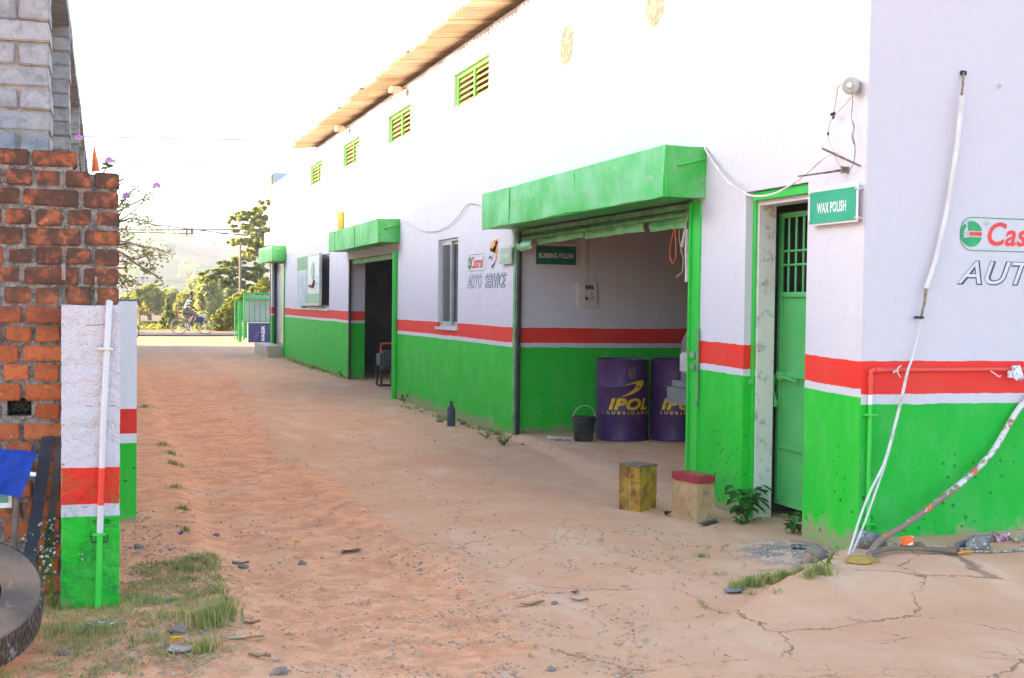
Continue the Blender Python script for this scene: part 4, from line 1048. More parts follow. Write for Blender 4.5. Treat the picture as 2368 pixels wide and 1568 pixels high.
for i in range(n): q = i * 3; b.f += [(q, q + 1, q + 4, q + 3), (q + 1, q + 2, q + 5, q + 4)]
b.build('pennant_cloth', 'flag', fp)
b = MB(); b.tube([p0 + Vector((0, .01, -.05)), p1 + Vector((0, .01, .01))], .003, 5); b.build('pennant_stick', 'steel', fp)

# ------------------------------------------------------------------ things in and by the bay
FZ = .07
def drum(c, ang, label):
    t_ = thing('oil_drum', label, 'drum', c, 'purple oil drums'); r, h = .287, .87; x, y, z = c
    prof = [(0, .006), (r - .012, .006), (r, .0), (r + .006, .010), (r, .024), (r - .001, .28), (r + .002, .288), (r + .004, .293), (r + .002, .298), (r - .001, .306), (r - .001, .57), (r + .002, .578), (r + .004, .583), (r + .002, .588), (r - .001, .596), (r - .003, .845), (r + .003, .858), (r + .005, .868), (r - .002, .874), (r - .012, .868), (r - .016, .852), (0, .852)]
    mb = MB(); mb.lathe(c, prof, 64)
    for i, v in enumerate(mb.v):
        if .03 < v.z - z < .84: d = Vector((v.x - x, v.y - y, 0)).normalized(); v += d * .006 * noise.noise(v * 3.1 + Vector((x, 0, 0)))
    mb.build('drum_shell', 'purple', t_, smooth=True)
    b = MB(); b.lathe((x - .15, y - .12, z + .852), [(.034, 0), (.034, .012), (.025, .016), (0, .016)], 14); b.lathe((x + .16, y + .08, z + .852), [(.018, 0), (.018, .012), (0, .012)], 12); b.build('bung', pm('teal plug', (.02, .35, .30)), t_)
    def wrap(a0, a1, z0, z1, sh_=0):
        def f(u, v): a = a0 + (a1 - a0) * u; return Vector((x + (r + .006) * math.sin(a), y - (r + .006) * math.cos(a), z + z0 + (z1 - z0) * v))
        return f
    # angles measured from the side that faces the camera
    g = math.atan2(x, y)
    w_ = lambda a0, a1, z0, z1: wrap(-g + a0 + ang, -g + a1 + ang, z0, z1)
    text('drum_lettering', 'IPOL', c, (1, 0, 0), (0, 0, 1), 1, 1, 'yellow', t_, .25, .045, warp=w_(-.52, 1.12, .335, .462))
    text('drum_lettering', 'L U B R I C A N T S', c, (1, 0, 0), (0, 0, 1), 1, 1, 'yellow', t_, .0, .035, warp=w_(-.56, 1.28, .288, .322))
    sw_ = MB(); S2 = [(320, 555), (345, 541), (375, 530), (400, 523), (425, 518), (438, 520), (440, 530), (436, 548), (428, 566), (415, 583), (395, 597), (370, 610), (335, 623), (296, 636), (330, 615), (360, 596), (382, 575), (392, 557), (393, 546), (382, 541), (360, 544), (338, 549)]
    f = w_(0, 1, 0, .87); ca = sum(q[0] for q in S2[:1])
    top = S2[:14]; bot = [S2[0]] + S2[21:13:-1] ; 
    top_ = [top[int(k * 13 / 8)] for k in range(9)]
    def P_(q): a_ = math.asin((q[0] - 310) / 170); return f(a_, (935 - q[1]) / 555)
    O_ = [(320, 555), (400, 523), (438, 520), (436, 548), (415, 583), (370, 610), (296, 636)]; I_ = [(320, 555), (382, 541), (394, 547), (390, 562), (376, 582), (345, 605), (296, 636)]
    def smooth_(L_): 
        out = []
        for i in range(len(L_) - 1):
            a0, b0, c0, d0_ = L_[max(i - 1, 0)], L_[i], L_[i + 1], L_[min(i + 2, len(L_) - 1)]
            for k in range(6):
                t0 = k / 6; out.append(tuple(.5 * (2 * b0[j] + (c0[j] - a0[j]) * t0 + (2 * a0[j] - 5 * b0[j] + 4 * c0[j] - d0_[j]) * t0 ** 2 + (3 * b0[j] - a0[j] - 3 * c0[j] + d0_[j]) * t0 ** 3) for j in (0, 1)))
        return out + [L_[-1]]
    A_, B_ = smooth_(O_), smooth_(I_); N = len(A_)
    sw_.add([P_(q) for q in A_] + [P_(q) for q in B_], [(i, i + 1, N + i + 1, N + i) for i in range(N - 1)]); sw_.build('drum_emblem', 'yellow', t_)
    b = MB(); f = w_(0, 1, 0, 1)
    for k in range(6): u0 = .22; b.add([f(u0, .78 - k * .02), f(u0 + .28 - .03 * (k % 2), .78 - k * .02), f(u0 + .28 - .03 * (k % 2), .79 - k * .02), f(u0, .79 - k * .02)], [(0, 1, 2, 3)])
    b.build('drum_marking', pm('faded yellow print', (.30, .20, .08), (.12, .07, .14), 30), t_)
dp = onZ(1437, 1021, FZ); dd = Vector((dp.x, dp.y, 0)).normalized() * .28
d1p = Vector((dp.x, dp.y, FZ)) + dd
drum(tuple(d1p), 0, 'purple oil drum with yellow lettering, fully visible beside the black bucket')
dp = onZ(1562, 1021, FZ); dd = Vector((dp.x, dp.y, 0)).normalized() * .28; d2p = Vector((dp.x, dp.y, FZ)) + dd
drum(tuple(d2p), -.05, 'purple oil drum half hidden behind the green door post')

bp_ = gpt(1349, 1022); bp_ = onZ(1349, 1022, FZ); bp_ += Vector((bp_.x, bp_.y, 0)).normalized() * .11
bk = thing('bucket', 'black plastic bucket with thin white wire handle beside the drums', 'bucket', bp_)
b = MB(); b.lathe(bp_, [(0, .004), (.098, .0), (.102, .02), (.120, .215), (.130, .217), (.130, .228), (.124, .232), (.124, .248), (.134, .250), (.134, .262), (.122, .262), (.100, .02), (0, .012)], 36)
b.build('pail', pm('scuffed black plastic', (.018, .02, .02), (.06, .06, .055), 7, .45, .2), bk, smooth=True)
b = MB(); b.tube([bp_ + Vector((.128 * math.cos(a), -.02 * math.sin(a), .245 + .135 * math.sin(a))) for a in [math.pi * k / 20 for k in range(21)]], .004, 6); b.build('handle', 'whitew', bk)
# scraps on the floor of the bay
for k, (px, py) in enumerate(((1289, 1018), (1310, 1019), (1276, 1016))):
    p = onZ(px, py, FZ); b = MB()
    for q in range(7): b.tube([p + Vector((U(-.05, .05), U(-.03, .03), .01 + U(0, .02))) for _ in range(4)], U(.006, .012), 5)
    solo(b, 'crumpled_wrapper', 'whitew', ['crumpled white scrap on the bay floor nearer the wall corner', 'largest crumpled white wrapper left of the black bucket', 'smallest white scrap lying furthest left inside the bay'][k], 'litter')

# tin box and padded stool
def tapered_box(base_pts, top_pts): return MB().add(list(base_pts) + list(top_pts), [(3, 2, 1, 0), (4, 5, 6, 7), (0, 1, 5, 4), (1, 2, 6, 5), (2, 3, 7, 6), (3, 0, 4, 7)])
def corners(pxs, z=None): return [gpt(*p) for p in pxs]
g1 = gpt(1431, 1172); g2 = gpt(1478, 1184); g3 = gpt(1516, 1181)
bx = thing('tin_box', 'tall rusty yellow tin standing on the lane before the garage bay', 'tin', g2)
e1 = g1 - g2; e2 = (g3 - g2); e1 = Vector((-.10, .26, 0)); L = .205
e1 = (Vector((g1.x, g1.y, 0)) - Vector((g2.x, g2.y, 0))).normalized(); e2 = Vector((-e1.y, e1.x, 0)) if False else Vector((e1.y, -e1.x, 0))
w_e1 = .24; w_e2 = .24
# choose the rotation so that the visible corner falls at 1478 and the sides end at 1431 and 1516
best = None
for k in range(90):
    a = math.radians(k + 90); u = Vector((math.cos(a), math.sin(a), 0)); v = Vector((-u.y, u.x, 0)) * -1
    def px_(p): q = p - Vector((0, 0, CAMZ)); return CX + F * q.dot(RT) / q.dot(FW)
    for s in (.20, .22, .24, .26, .28):
        e = abs(px_(g2 + u * s) - 1430) + abs(px_(g2 + v * s) - 1517)
        if best is None or e < best[0]: best = (e, u, v, s)
_, u, v, s = best
zb = min(g1.z, g2.z, g3.z); hh = (1183 - 1093) * (g2.y * .95 + g2.x * .31) / F
base = [g2 * 1.0, g2 + v * s, g2 + u * s + v * s, g2 + u * s]
for q in base: q.z = zb - .005
top = [q + Vector((0, 0, .345)) for q in base]
b = tapered_box(base, top)
rust = NT('rusty yellow tin'); o_ = rust.tc.outputs['Object']
c_ = rust.mix(rust.ramp(rust.noise(7, 5, o_), .40, .58), (.52, .30, .04), (.28, .14, .035)); c_ = rust.mix(rust.ramp(rust.noise(16, 6, o_, .7), .50, .66, 0, .85), c_, (.12, .06, .03))
c_ = rust.mix(rust.ramp(rust.noise(1, 4, rust.scalev(o_, 30, 30, 3)), .56, .70, 0, .7), c_, (.50, .42, .26)); rust.fin(c_, .55, rust.bump(rust.noise(12, 4, o_), .3, .01), .2, .4)
bm = bmesh.new(); me_ = bpy.data.meshes.new('x'); me_.from_pydata(b.v, [], b.f); bm.from_mesh(me_); bmesh.ops.subdivide_edges(bm, edges=bm.edges, cuts=7, use_grid_fill=True); bm.verts.index_update()
ce = sum(base, Vector()) / 4
b = MB(); b.add([v_.co + noise.noise_vector(v_.co * 9) * .005 for v_ in bm.verts], [tuple(x_.index for x_ in f_.verts) for f_ in bm.faces]); bm.free()
b.build('tin_body', rust.m, bx, smooth=True)
b = MB(); tp = [q + (q - (ce + Vector((0, 0, q.z - ce.z)))) * .02 for q in top]; b.tube(tp + [tp[0]], .006, 6)
b.prism([ce + (q - Vector((0, 0, .345)) - ce) * .93 + Vector((0, 0, .349)) for q in top], (0, 0, .006)); b.build('tin_lid', pm('dark rusty lid', (.13, .085, .06), (.24, .17, .11), 9, .6, .3), bx)
# stool
g2 = gpt(1610, 1212); best = None
for k in range(90):
    a = math.radians(k + 90); u = Vector((math.cos(a), math.sin(a), 0)); v = Vector((u.y, -u.x, 0))
    for s1 in (.22, .26, .30, .34):
        for s2 in (.16, .2, .24, .28):
            e = abs(px_(g2 + u * s1) - 1551) + abs(px_(g2 + v * s2) - 1652) + abs(s1 - .27) * 30 + abs(s2 - .22) * 30
            if best is None or e < best[0]: best = (e, u, v, s1, s2)
_, u, v, s1, s2 = best
st = thing('padded_stool', 'pale wooden box stool with worn red vinyl seat by the green pillar', 'stool', g2)
base = [g2.copy(), g2 + v * s2, g2 + u * s1 + v * s2, g2 + u * s1]
for q in base: q.z = g2.z - .004
ce = sum(base, Vector()) / 4; top = [ce + (q - ce) * .93 + Vector((0, 0, .285)) for q in base]
tapered_box(base, top).build('stool_box', 'wood', st)
bm = bmesh.new(); bmesh.ops.create_cube(bm, size=1); bmesh.ops.bevel(bm, geom=list(bm.edges), offset=.10, segments=3, affect='EDGES'); bm.verts.index_update()
sv = []
for q in bm.verts:
    p = ce + u * (q.co.x * s1 * 1.08) + v * (q.co.y * s2 * 1.12) + Vector((0, 0, .285 + .028 + q.co.z * .055 + (.012 * (1 - (q.co.x ** 2 + q.co.y ** 2) * 2) if q.co.z > .3 else 0))); sv.append(p)
b = MB(); b.add(sv, [tuple(x_.index for x_ in f_.verts) for f_ in bm.faces]); bm.free(); b.build('seat_pad', 'redseat', st, smooth=True)
b = MB(); q = g2 + v * s2 * .35 + Vector((0, 0, .23)); nrm = (v.cross(Vector((0, 0, 1)))).normalized(); nrm = nrm if nrm.y < 0 else -nrm
b.tube([q + nrm * .004, q + nrm * .012 + Vector((0, 0, -.01)), q + nrm * .004 + Vector((0, 0, -.03))], .004, 5); b.box(q + v * .02 + nrm * .003 + Vector((0, 0, -.03)), q + v * .04 + nrm * .009 + Vector((0, 0, -.005))); b.build('latch', 'steel', st)

# hanging cords at the right end of the bay
def hang(pts, r, mat, name, label, cat, X=4.50, n=6):
    b = MB(); b.tube([onX(px, py, X + .02 * math.sin(i)) for i, (px, py) in enumerate(pts)], r, n); return solo(b, name, mat, label, cat, smooth=True)
hang([(1590, 478), (1590, 500), (1583, 540), (1577, 568), (1583, 545), (1589, 530), (1587, 580), (1588, 620), (1589, 652)], [.008, .012, .014, .016, .012, .014, .016, .015, .022], 'whitew', 'rope', 'frayed white rope hanging at the green door post', 'rope', 4.46)
hang([(1566, 495), (1558, 530), (1549, 570), (1549, 598), (1556, 610), (1563, 596), (1562, 560), (1560, 520)], .0045, pm('orange cord', (.65, .16, .04)), 'cord', 'orange cord looped beside the white rope', 'cord', 4.47)
hang([(1572, 500), (1570, 545), (1574, 575), (1580, 600), (1577, 630), (1563, 640)], .004, pm('buff cord', (.50, .36, .26)), 'cord', 'thin buff cord dangling between orange loop and rope', 'cord', 4.47)
hang([(1575, 498), (1578, 540), (1573, 580), (1582, 605), (1578, 632), (1566, 642)], .003, pm('olive cord', (.22, .26, .12)), 'cord', 'thin olive cord nearest the white rope', 'cord', 4.48)

# car parked in the bay
cz = FZ; cx0 = 5.40; cy0, cy1 = 9.42, 11.16
car = thing('parked_car', 'silver high-roofed car parked nose out inside the garage bay', 'car', (cx0 + 2, (cy0 + cy1) / 2, cz))
def hull(secs):
    """secs: list of (x, [(y,z)...])"""
    mb = MB(); n = len(secs[0][1])
    for x, pr in secs: mb.v += [Vector((x + (q[2] if len(q) > 2 else 0), q[0], q[1])) for q in pr]
    for i in range(len(secs) - 1):
        for k in range(n): a = i * n + k; b = i * n + (k + 1) % n; mb.f.append((a, b, b + n, a + n))
    mb.f.append(tuple(range(n))[::-1]); mb.f.append(tuple((len(secs) - 1) * n + k for k in range(n))); return mb
def sec(inset, zlo, zhi, y0=cy0, y1=cy1, r=.06):
    return [(y0 + inset + r, zlo), (y1 - inset - r, zlo), (y1 - inset, zlo + r), (y1 - inset, zhi - r), (y1 - inset - r, zhi), (y0 + inset + r, zhi), (y0 + inset, zhi - r), (y0 + inset, zlo + r)]
hull([(cx0 + .02, sec(.05, cz + .55, cz + 1.16)), (cx0 + .07, sec(.02, cz + .42, cz + 1.22)), (cx0 + .5, sec(0, cz + .36, cz + 1.24)), (cx0 + 3.6, sec(0, cz + .36, cz + 1.2)), (cx0 + 4.0, sec(.06, cz + .45, cz + 1.05))]).build('body', 'silver', car, smooth=True)
hull([(cx0 + .12, sec(.09, cz + 1.2, cz + 1.24)), (cx0 + .30, sec(.17, cz + 1.2, cz + 1.80)), (cx0 + .6, sec(.19, cz + 1.2, cz + 1.86)), (cx0 + 2.3, sec(.2, cz + 1.2, cz + 1.86)), (cx0 + 2.9, sec(.1, cz + 1.18, cz + 1.26))]).build('cabin', 'silver', car, smooth=True)
b = MB(); b.add([(cx0 + .150, cy0 + .22, cz + 1.29), (cx0 + .150, cy1 - .22, cz + 1.29), (cx0 + .272, cy1 - .28, cz + 1.73), (cx0 + .272, cy0 + .28, cz + 1.73)], [(0, 1, 2, 3)]); b.build('windscreen', 'glass', car)
b = MB(); b.box((cx0 - .10, cy0 + .03, cz + .50), (cx0 + .12, cy1 - .0, cz + .66), .005); b.box((cx0 - .06, cy0 + .05, cz + .661), (cx0 + .05, cy1 - .02, cz + .72)); b.build('bumper', pm('grey bumper', (.20, .20, .20), (.16, .16, .16)), car)
for yy in (cy0 + .07, cy1 - .25):
    b = MB(); b.bbox((cx0 - .01, yy, cz + .80), (cx0 + .05, yy + .18, cz + 1.0), .015); b.build('headlight', pm('lamp lens', (.65, .66, .68), None, 3, .1, spec=.8), car)
b = MB(); 
for k in range(5): b.box((cx0 - .01, cy0 + .35, cz + .82 + k * .05), (cx0 + .025, cy1 - .35, cz + .84 + k * .05))
b.build('grille', 'blackp', car)
for xx in (cx0 + .75, cx0 + 3.2):
    for yy in (cy0 + .02, cy1 - .22):
        b = MB(); b.lathe((xx, yy, cz + .33), [(.19, 0), (.29, -.01), (.33, .03), (.33, .17), (.29, .2), (.19, .2)], 28, 'y'); w_ = b.build('wheel', 'black', car, smooth=True)
        b = MB(); b.lathe((xx, yy + .04, cz + .33), [(0, 0), (.05, -.01), (.18, .01), (.195, 0), (.195, .1)], 20, 'y'); b.build('rim', 'alu', w_)
for ys2 in (cy0 + .135, cy1 - .135):
    b = MB(); b.add([(cx0 + .5, ys2, cz + 1.29), (cx0 + 1.3, ys2, cz + 1.29), (cx0 + 1.3, ys2 + (.045 if ys2 < 10 else -.045), cz + 1.72), (cx0 + .6, ys2 + (.045 if ys2 < 10 else -.045), cz + 1.72)], [(0, 1, 2, 3)]); b.build('side_window', 'glass', car)

# pressure washer in the dark opening
gp = onZ(893, 868, .03); gp = Vector((5.05, gp.y * 5.05 / gp.x if False else 21.2, .03))
gp = onY(893, 868, 21.3); gp.z = .06
ge = thing('machine', 'dark workshop machine with orange handle in the dim second doorway', 'machine', gp)
b = MB(); b.bbox((gp.x - .15, gp.y - .2, gp.z + .30), (gp.x + .15, gp.y + .2, gp.z + .62), .06); b.build('machine_body', pm('dark grey casing', (.06, .065, .07), (.10, .10, .11)), ge, smooth=True)
b = MB(); b.tube([(gp.x - .13, gp.y - .1, gp.z + .6), (gp.x - .12, gp.y - .12, gp.z + .74), (gp.x + .05, gp.y - .12, gp.z + .75), (gp.x + .12, gp.y - .12, gp.z + .72)], .018, 8); b.lathe((gp.x + .10, gp.y - .24, gp.z + .28), [(0, -.03), (.055, -.02), (.06, .02), (0, .03)], 16, 'y'); b.build('handle', pm('orange plastic', (.80, .13, .03)), ge)
b = MB()
for sx in (-.13, .13):
    b.tube([(gp.x + sx, gp.y - .18, gp.z), (gp.x + sx, gp.y - .18, gp.z + .3)], .02, 6); b.tube([(gp.x + sx, gp.y + .18, gp.z), (gp.x + sx, gp.y + .18, gp.z + .3)], .02, 6)
b.box((gp.x - .18, gp.y - .2, gp.z), (gp.x + .18, gp.y - .16, gp.z + .04)); b.build('stand', 'blackp', ge)

# signs on standoffs
def sign(name, s, org, xd, w, h, mat, label, txt=(.18, .30, .64, .36), plate=.02, so=.04, txtmat='lwhite'):
    """org: lower left corner on the wall; xd reading direction"""
    org, xd = Vector(org), Vector(xd); zd = Vector((0, 0, 1)); nd = xd.cross(zd)
    t_ = thing(name, label, 'sign', org)
    def slab(x0, x1, z0, z1, d0_, d1_):
        pts = [org + xd * x + zd * z + nd * d for d in (d0_, d1_) for x, z in ((x0, z0), (x1, z0), (x1, z1), (x0, z1))]
        return MB().add(pts, [(0, 1, 2, 3), (4, 7, 6, 5), (0, 4, 5, 1), (1, 5, 6, 2), (2, 6, 7, 3), (3, 7, 4, 0)])
    slab(-plate, w + plate, -plate * .6, h + plate * 1.6, so, so + .004).build('acrylic_plate', 'acryl', t_)
    slab(0, w, 0, h, so + .005, so + .009).build('sign_panel', mat, t_)
    for x, z in ((-.005, .012), (w + .005, .012), (-.005, h - .012), (w + .005, h - .012)):
        b = MB(); b.tube([org + xd * x + zd * z + nd * .001, org + xd * x + zd * z + nd * (so + .014)], .008, 10); b.build('standoff', 'alu', t_)
    text('sign_lettering', s, org + xd * (w * txt[0]) + zd * (h * txt[1]) + nd * (so + .0092), xd, zd, w * txt[2], h * txt[3], txtmat, t_, 0, .03, .001)
    return t_
Xs = W - .05
a_ = onX(1871, 519, Xs); b_ = onX(1977, 440, Xs)
sign('sign', 'WAX POLISH', (W, a_.y, a_.z), (0, -1, 0), a_.y - b_.y, (onX(1871, 447, Xs).z - a_.z), 'signg', 'green wax polish sign on the wall right of the barred door', (.17, .30, .64, .34))
a_ = onX(1155, 609, Xs); b_ = onX(1180, 572, Xs)
sign('sign', 'PAINT BOOTH', (W, a_.y, a_.z), (0, -1, 0), a_.y - b_.y, onX(1156, 575, Xs).z - a_.z, 'signfade', 'sun faded pale green paint booth sign left of the garage bay', (.12, .34, .74, .28))
a_ = onY(1239, 611, 13.17); b_ = onY(1332, 574, 13.17)
sign('sign', 'RUBBING POLISH', (a_.x, 13.22, a_.z), (1, 0, 0), b_.x - a_.x, onY(1239, 572, 13.17).z - a_.z + .02, pm('dim green film', (.015, .17, .09), None, 3, .3), 'dark green rubbing polish sign on the inner wall of the bay', (.07, .34, .86, .28))
# poster boards by the far window
X0 = W - .10
pbA = onX(738, 702, X0); pbB = onX(711, 590, X0)
ybr, ybl = pbA.y, pbB.y; zb_, zt_ = onX(738, 704, X0).z, onX(738, 588, X0).z
pb = thing('poster_board', 'tall white notice board with a green base strip by the far window', 'board', (X0, ybr, zb_))
b = MB(); b.box((X0, ybr, zb_), (X0 + .04, ybl, zt_)); b.build('board_panel', 'paper', pb)
b = MB()
for q in ((ybr - .03, ybr - .001, zb_, zt_), (ybl + .001, ybl + .03, zb_, zt_), (ybr, ybl, zt_ + .001, zt_ + .03), (ybr, ybl, zb_ - .03, zb_ - .001)): b.box((X0 - .01, q[0], q[2]), (X0 + .045, q[1], q[3]))
b.build('board_frame', 'alu', pb)
decal(X0 - .0005, ybr + .02, ybl - .02, zb_ + .02, zb_ + (zt_ - zb_) * .22, 'signg', pb, 'poster_strip')
b = MB(); cz_ = zb_ + (zt_ - zb_) * .68; cy_ = (ybr + ybl) / 2 + .05
b.lathe((X0 - .010, cy_, cz_), [(0, 0), (.20, 0), (.20, .006)], 24, 'x'); b.build('poster_disc', pm('pale green disc', (.42, .62, .46)), pb)
b = MB(); b.tube([(X0 - .03, cy_ + .25, cz_ - .32), (X0 - .008, cy_ - .1, cz_ - .33), (X0 - .008, cy_ - .25, cz_ - .22)], .035, 5); b.build('poster_mark', pm('maroon mark', (.28, .09, .07)), pb)
for k in range(6): decal(X0 - .0005, ybr + .15 + .4 * (k % 3) * .8, ybr + .27 + .4 * (k % 3) * .8, zb_ + .42 + .14 * (k // 3), zb_ + .45 + .14 * (k // 3), pm('pale print', (.45, .50, .46)), pb, 'poster_print')
pbL = onX(686, 600, X0).y
p2_ = thing('banner', 'pale banner with green printed head, left of the white notice board', 'banner', (X0, ybl + .05, zb_))
zt2 = onX(700, 592, X0).z; zb2 = onX(700, 707, X0).z
b = MB(); b.box((X0 + .01, ybl + .06, zb2), (X0 + .03, pbL, zt2)); b.build('banner_sheet', pm('pale green banner', (.62, .68, .64), (.50, .56, .52), 3), p2_)
decal(X0 + .0095, ybl + .08, pbL - .02, zt2 - .32, zt2 - .02, pm('green print head', (.20, .42, .22), (.34, .36, .20), 4), p2_, 'banner_head')
for k in range(3): decal(X0 + .0095, ybl + .3 + .5 * k, ybl + .34 + .5 * k, zb2 + .05, zt2 - .4, pm('grey print', (.42, .50, .46)), p2_, 'banner_print')
# ------------------------------------------------------------------ cables, pipes and fittings at the corner
def cable(name, pts, r, mat, label, cat='cable', n=7, sub=6, group=None):
    """smooth tube through 3D points (Catmull-Rom)"""
    P = [Vector(p) for p in pts]; out = []; rr = []
    rs = r if isinstance(r, list) else [r] * len(P)
    for i in range(len(P) - 1):
        a = P[max(i - 1, 0)]; b_ = P[i]; c_ = P[i + 1]; d = P[min(i + 2, len(P) - 1)]
        for k in range(sub):
            t_ = k / sub
            out.append(.5 * ((2 * b_) + (c_ - a) * t_ + (2 * a - 5 * b_ + 4 * c_ - d) * t_ ** 2 + (3 * b_ - a - 3 * c_ + d) * t_ ** 3)); rr.append(rs[i] + (rs[i + 1] - rs[i]) * t_)
    out.append(P[-1]); rr.append(rs[-1])
    b = MB(); b.tube(out, rr, n); return solo(b, name, mat, label, cat, group, smooth=True)
yw = YC - .03
def Yp(px, py, d=.03):
    q = onY(px, py, YC - d); return onY(px, py, YC - d - LEAN * (q.z + .35))
t_ = thing('tube_conduit', 'long white plastic conduit tube slanting down the right wall', 'conduit', Yp(2141, 668))
b = MB(); b.tube([Yp(2224, 222, .05), Yp(2213, 330, .045), Yp(2198, 430, .04), Yp(2186, 500, .04), Yp(2163, 600, .035), Yp(2141, 668, .04)], .016, 10); b.build('tube', 'white', t_, smooth=True)
b = MB(); b.tube([Yp(2227, 168, .02), Yp(2226, 195, .03), Yp(2222, 226, .05)], .007, 6); b.tube([Yp(2141, 664, .04), Yp(2137, 700, .04), Yp(2128, 738, .035)], [.011, .009, .007], 6); b.build('wire_end', 'steel', t_)
b = MB(); b.bbox(Yp(2223, 173, .02), Yp(2231, 165, .0), .004); b.bbox(Yp(2119, 737, .05), Yp(2130, 731, .02), .003); b.build('fixing', 'black', t_)
cable('cable', [Yp(2128, 738), Yp(2121, 780, .03), Yp(2108, 830, .04), Yp(2097, 862, .07), Yp(2083, 925, .06), Yp(2064, 1000, .06), Yp(2044, 1070, .10), Yp(2010, 1140, .16), Yp(1985, 1205, .2), Yp(1965, 1270, .26), Yp(1952, 1306, .3)], [.004, .005, .006, .009, .010, .009, .008, .007, .007, .007, .006], 'whitew', 'white cable slanting from the conduit tube down to the wall corner, left strand')
cable('cable', [Yp(2066, 1000, .055), Yp(2047, 1070, .09), Yp(2023, 1140, .13), Yp(2000, 1205, .16), Yp(1976, 1265, .22), Yp(1958, 1306, .27)], .0065, 'whitew', 'lower right strand of the forked white cable at the wall corner')
ct = NT('paint flecked cable'); o_ = ct.g.outputs['Position']
c_ = ct.mix(ct.ramp(ct.math('ADD', ct.noise(16, 5, None, .7), ct.ramp(ct.xyz()[2], .15, .75, .16, -.05)), .50, .56), (.62, .60, .57), (.26, .17, .12)); c_ = ct.mix(ct.ramp(ct.noise(9, 2), .62, .65), c_, (.70, .12, .05)); ct.fin(c_, .7, ct.bump(ct.noise(60, 4), .4, .004))
cable('thick_cable', [Yp(2460, 840, .03), Yp(2367, 930, .03), Yp(2330, 985, .04), Yp(2290, 1050, .06), Yp(2230, 1110, .09), Yp(2160, 1165, .14), Yp(2090, 1215, .2), Yp(2045, 1242, .26), Yp(2018, 1268, .34), gpt(2002, 1302)], .019, ct.m, 'thick paint flecked cable sweeping down the right wall to the ground', 'cable', 10)
# lamp holder, wires and rods above the sign
lp = onX(1966, 197, W - .12)
t_ = thing('wall_lamp', 'round grey bulkhead fitting high on the wall near the corner', 'lamp', (W, lp.y, lp.z))
q_ = Vector((0, 0, 1)).rotation_difference(Vector((-.78, -.62, -.05)).normalized()); lc = onX(1968, 199, W - .06)
def lampl(prof, n=28):
    b = MB(); b.lathe((0, 0, 0), prof, n); b.v = [lc + q_ @ v for v in b.v]; return b
lampl([(.040, -.055), (.046, -.05), (.046, .0), (.053, .004), (.053, .018), (.045, .026), (0, .028)]).build('lamp_body', pm('dusty grey plastic', (.42, .42, .36), (.34, .34, .30), 8, .5), t_, smooth=True)
lampl([(.018, .029), (.018, .034), (.012, .036), (0, .036)], 16).build('lamp_socket', 'alu', t_)
XL = W - .03
Xp = lambda px, py, d=.03: onX(px, py, W - d)
cable('wire', [Xp(1953, 193, .1), Xp(1938, 200, .09), Xp(1932, 235, .06), Xp(1927, 262, .05), Xp(1917, 290, .05), Xp(1914, 320, .05), Xp(1925, 345, .06), Xp(1933, 370, .05), Xp(1948, 392, .04)], .0038, pm('cream wire', (.60, .50, .36), (.50, .42, .32)), 'cream wire looping from the lamp down to the bracket')
cable('wire', [Xp(1975, 215, .08), Xp(1955, 240, .06), Xp(1928, 268, .05)], .003, pm('cream wire 2', (.62, .52, .38)), 'short cream wire joining the lamp and the looping wire')
cable('wire', [Xp(1970, 210, .09), Xp(1971, 240, .05), Xp(1968, 270, .04), Xp(1974, 295, .04), Xp(1970, 315, .05), Xp(1976, 340, .05), Xp(1974, 372, .04), Xp(1962, 396, .04)], [.003, .003, .003, .004, .009, .004, .003, .003], pm('grey taped wire', (.40, .37, .34), (.10, .09, .09), 30), 'grey taped wire hanging straight down from the lamp')
b = MB(); b.tube([Xp(1922, 265, .05), Xp(1929, 263, .05)], .011, 6); b.tube([Xp(1928, 268, .05), Xp(1925, 275, .05)], .007, 6); b.tube([Xp(1914, 306, .05), Xp(1914, 313, .05)], .006, 6); solo(b, 'tape_joint', 'black', 'black tape joints on the looping cream wire', 'tape')
b = MB(); b.tube([Xp(1900, 343, .25), Xp(1988, 384, .0)], .007, 6); solo(b, 'steel_rod', 'steel', 'rusty rod sticking out, sloping down to the wall corner', 'rod')
b = MB(); b.tube([Xp(1845, 408, .30), Xp(1905, 400, .12), Xp(1957, 392, .0)], [.006, .007, .010], 6); b.bbox(Xp(1944, 400, .05), Xp(1962, 386, .0), .004); solo(b, 'steel_rod', 'steel', 'longer rusty rod pointing left over the barred door', 'rod')
cable('cable', [Xp(1629, 342, .02), Xp(1648, 375, .05), Xp(1675, 412, .08), Xp(1712, 442, .12), Xp(1745, 454, .15), Xp(1790, 448, .16), Xp(1835, 423, .16), Xp(1870, 396, .12), Xp(1905, 365, .08), Xp(1935, 352, .04)], .0075, pm('whitish cable', (.72, .70, .66), (.60, .54, .48)), 'white cable sagging from the big awning across the barred door')
cable('wire', [onY(2106, 248, YC - .01), onY(2099, 252, YC - .012), onY(2097, 300, YC - .012), onY(2093, 345, YC - .012), onY(2094, 365, YC - .012), onY(2122, 391, YC - .015), onY(2160, 368, YC - .012), onY(2187, 332, YC - .01)], .0018, 'black', 'thin bent dark wire drooping on the upper right wall', 'wire')
for k, (px, py) in enumerate(((2309, 199), (2280, 515))):
    p = onY(px, py, YC - .02); b = MB(); b.tube([p + Vector((.012 * math.cos(a), -.006, .012 * math.sin(a))) for a in [j * 2 * math.pi / 12 for j in range(13)]], .003, 5); b.tube([p, p + Vector((.0, .06, 0))], .003, 5)
    solo(b, 'hook', 'alu', ['small metal hook high on the right wall', 'small metal hook on the painted badge of the right wall'][k], 'hook')
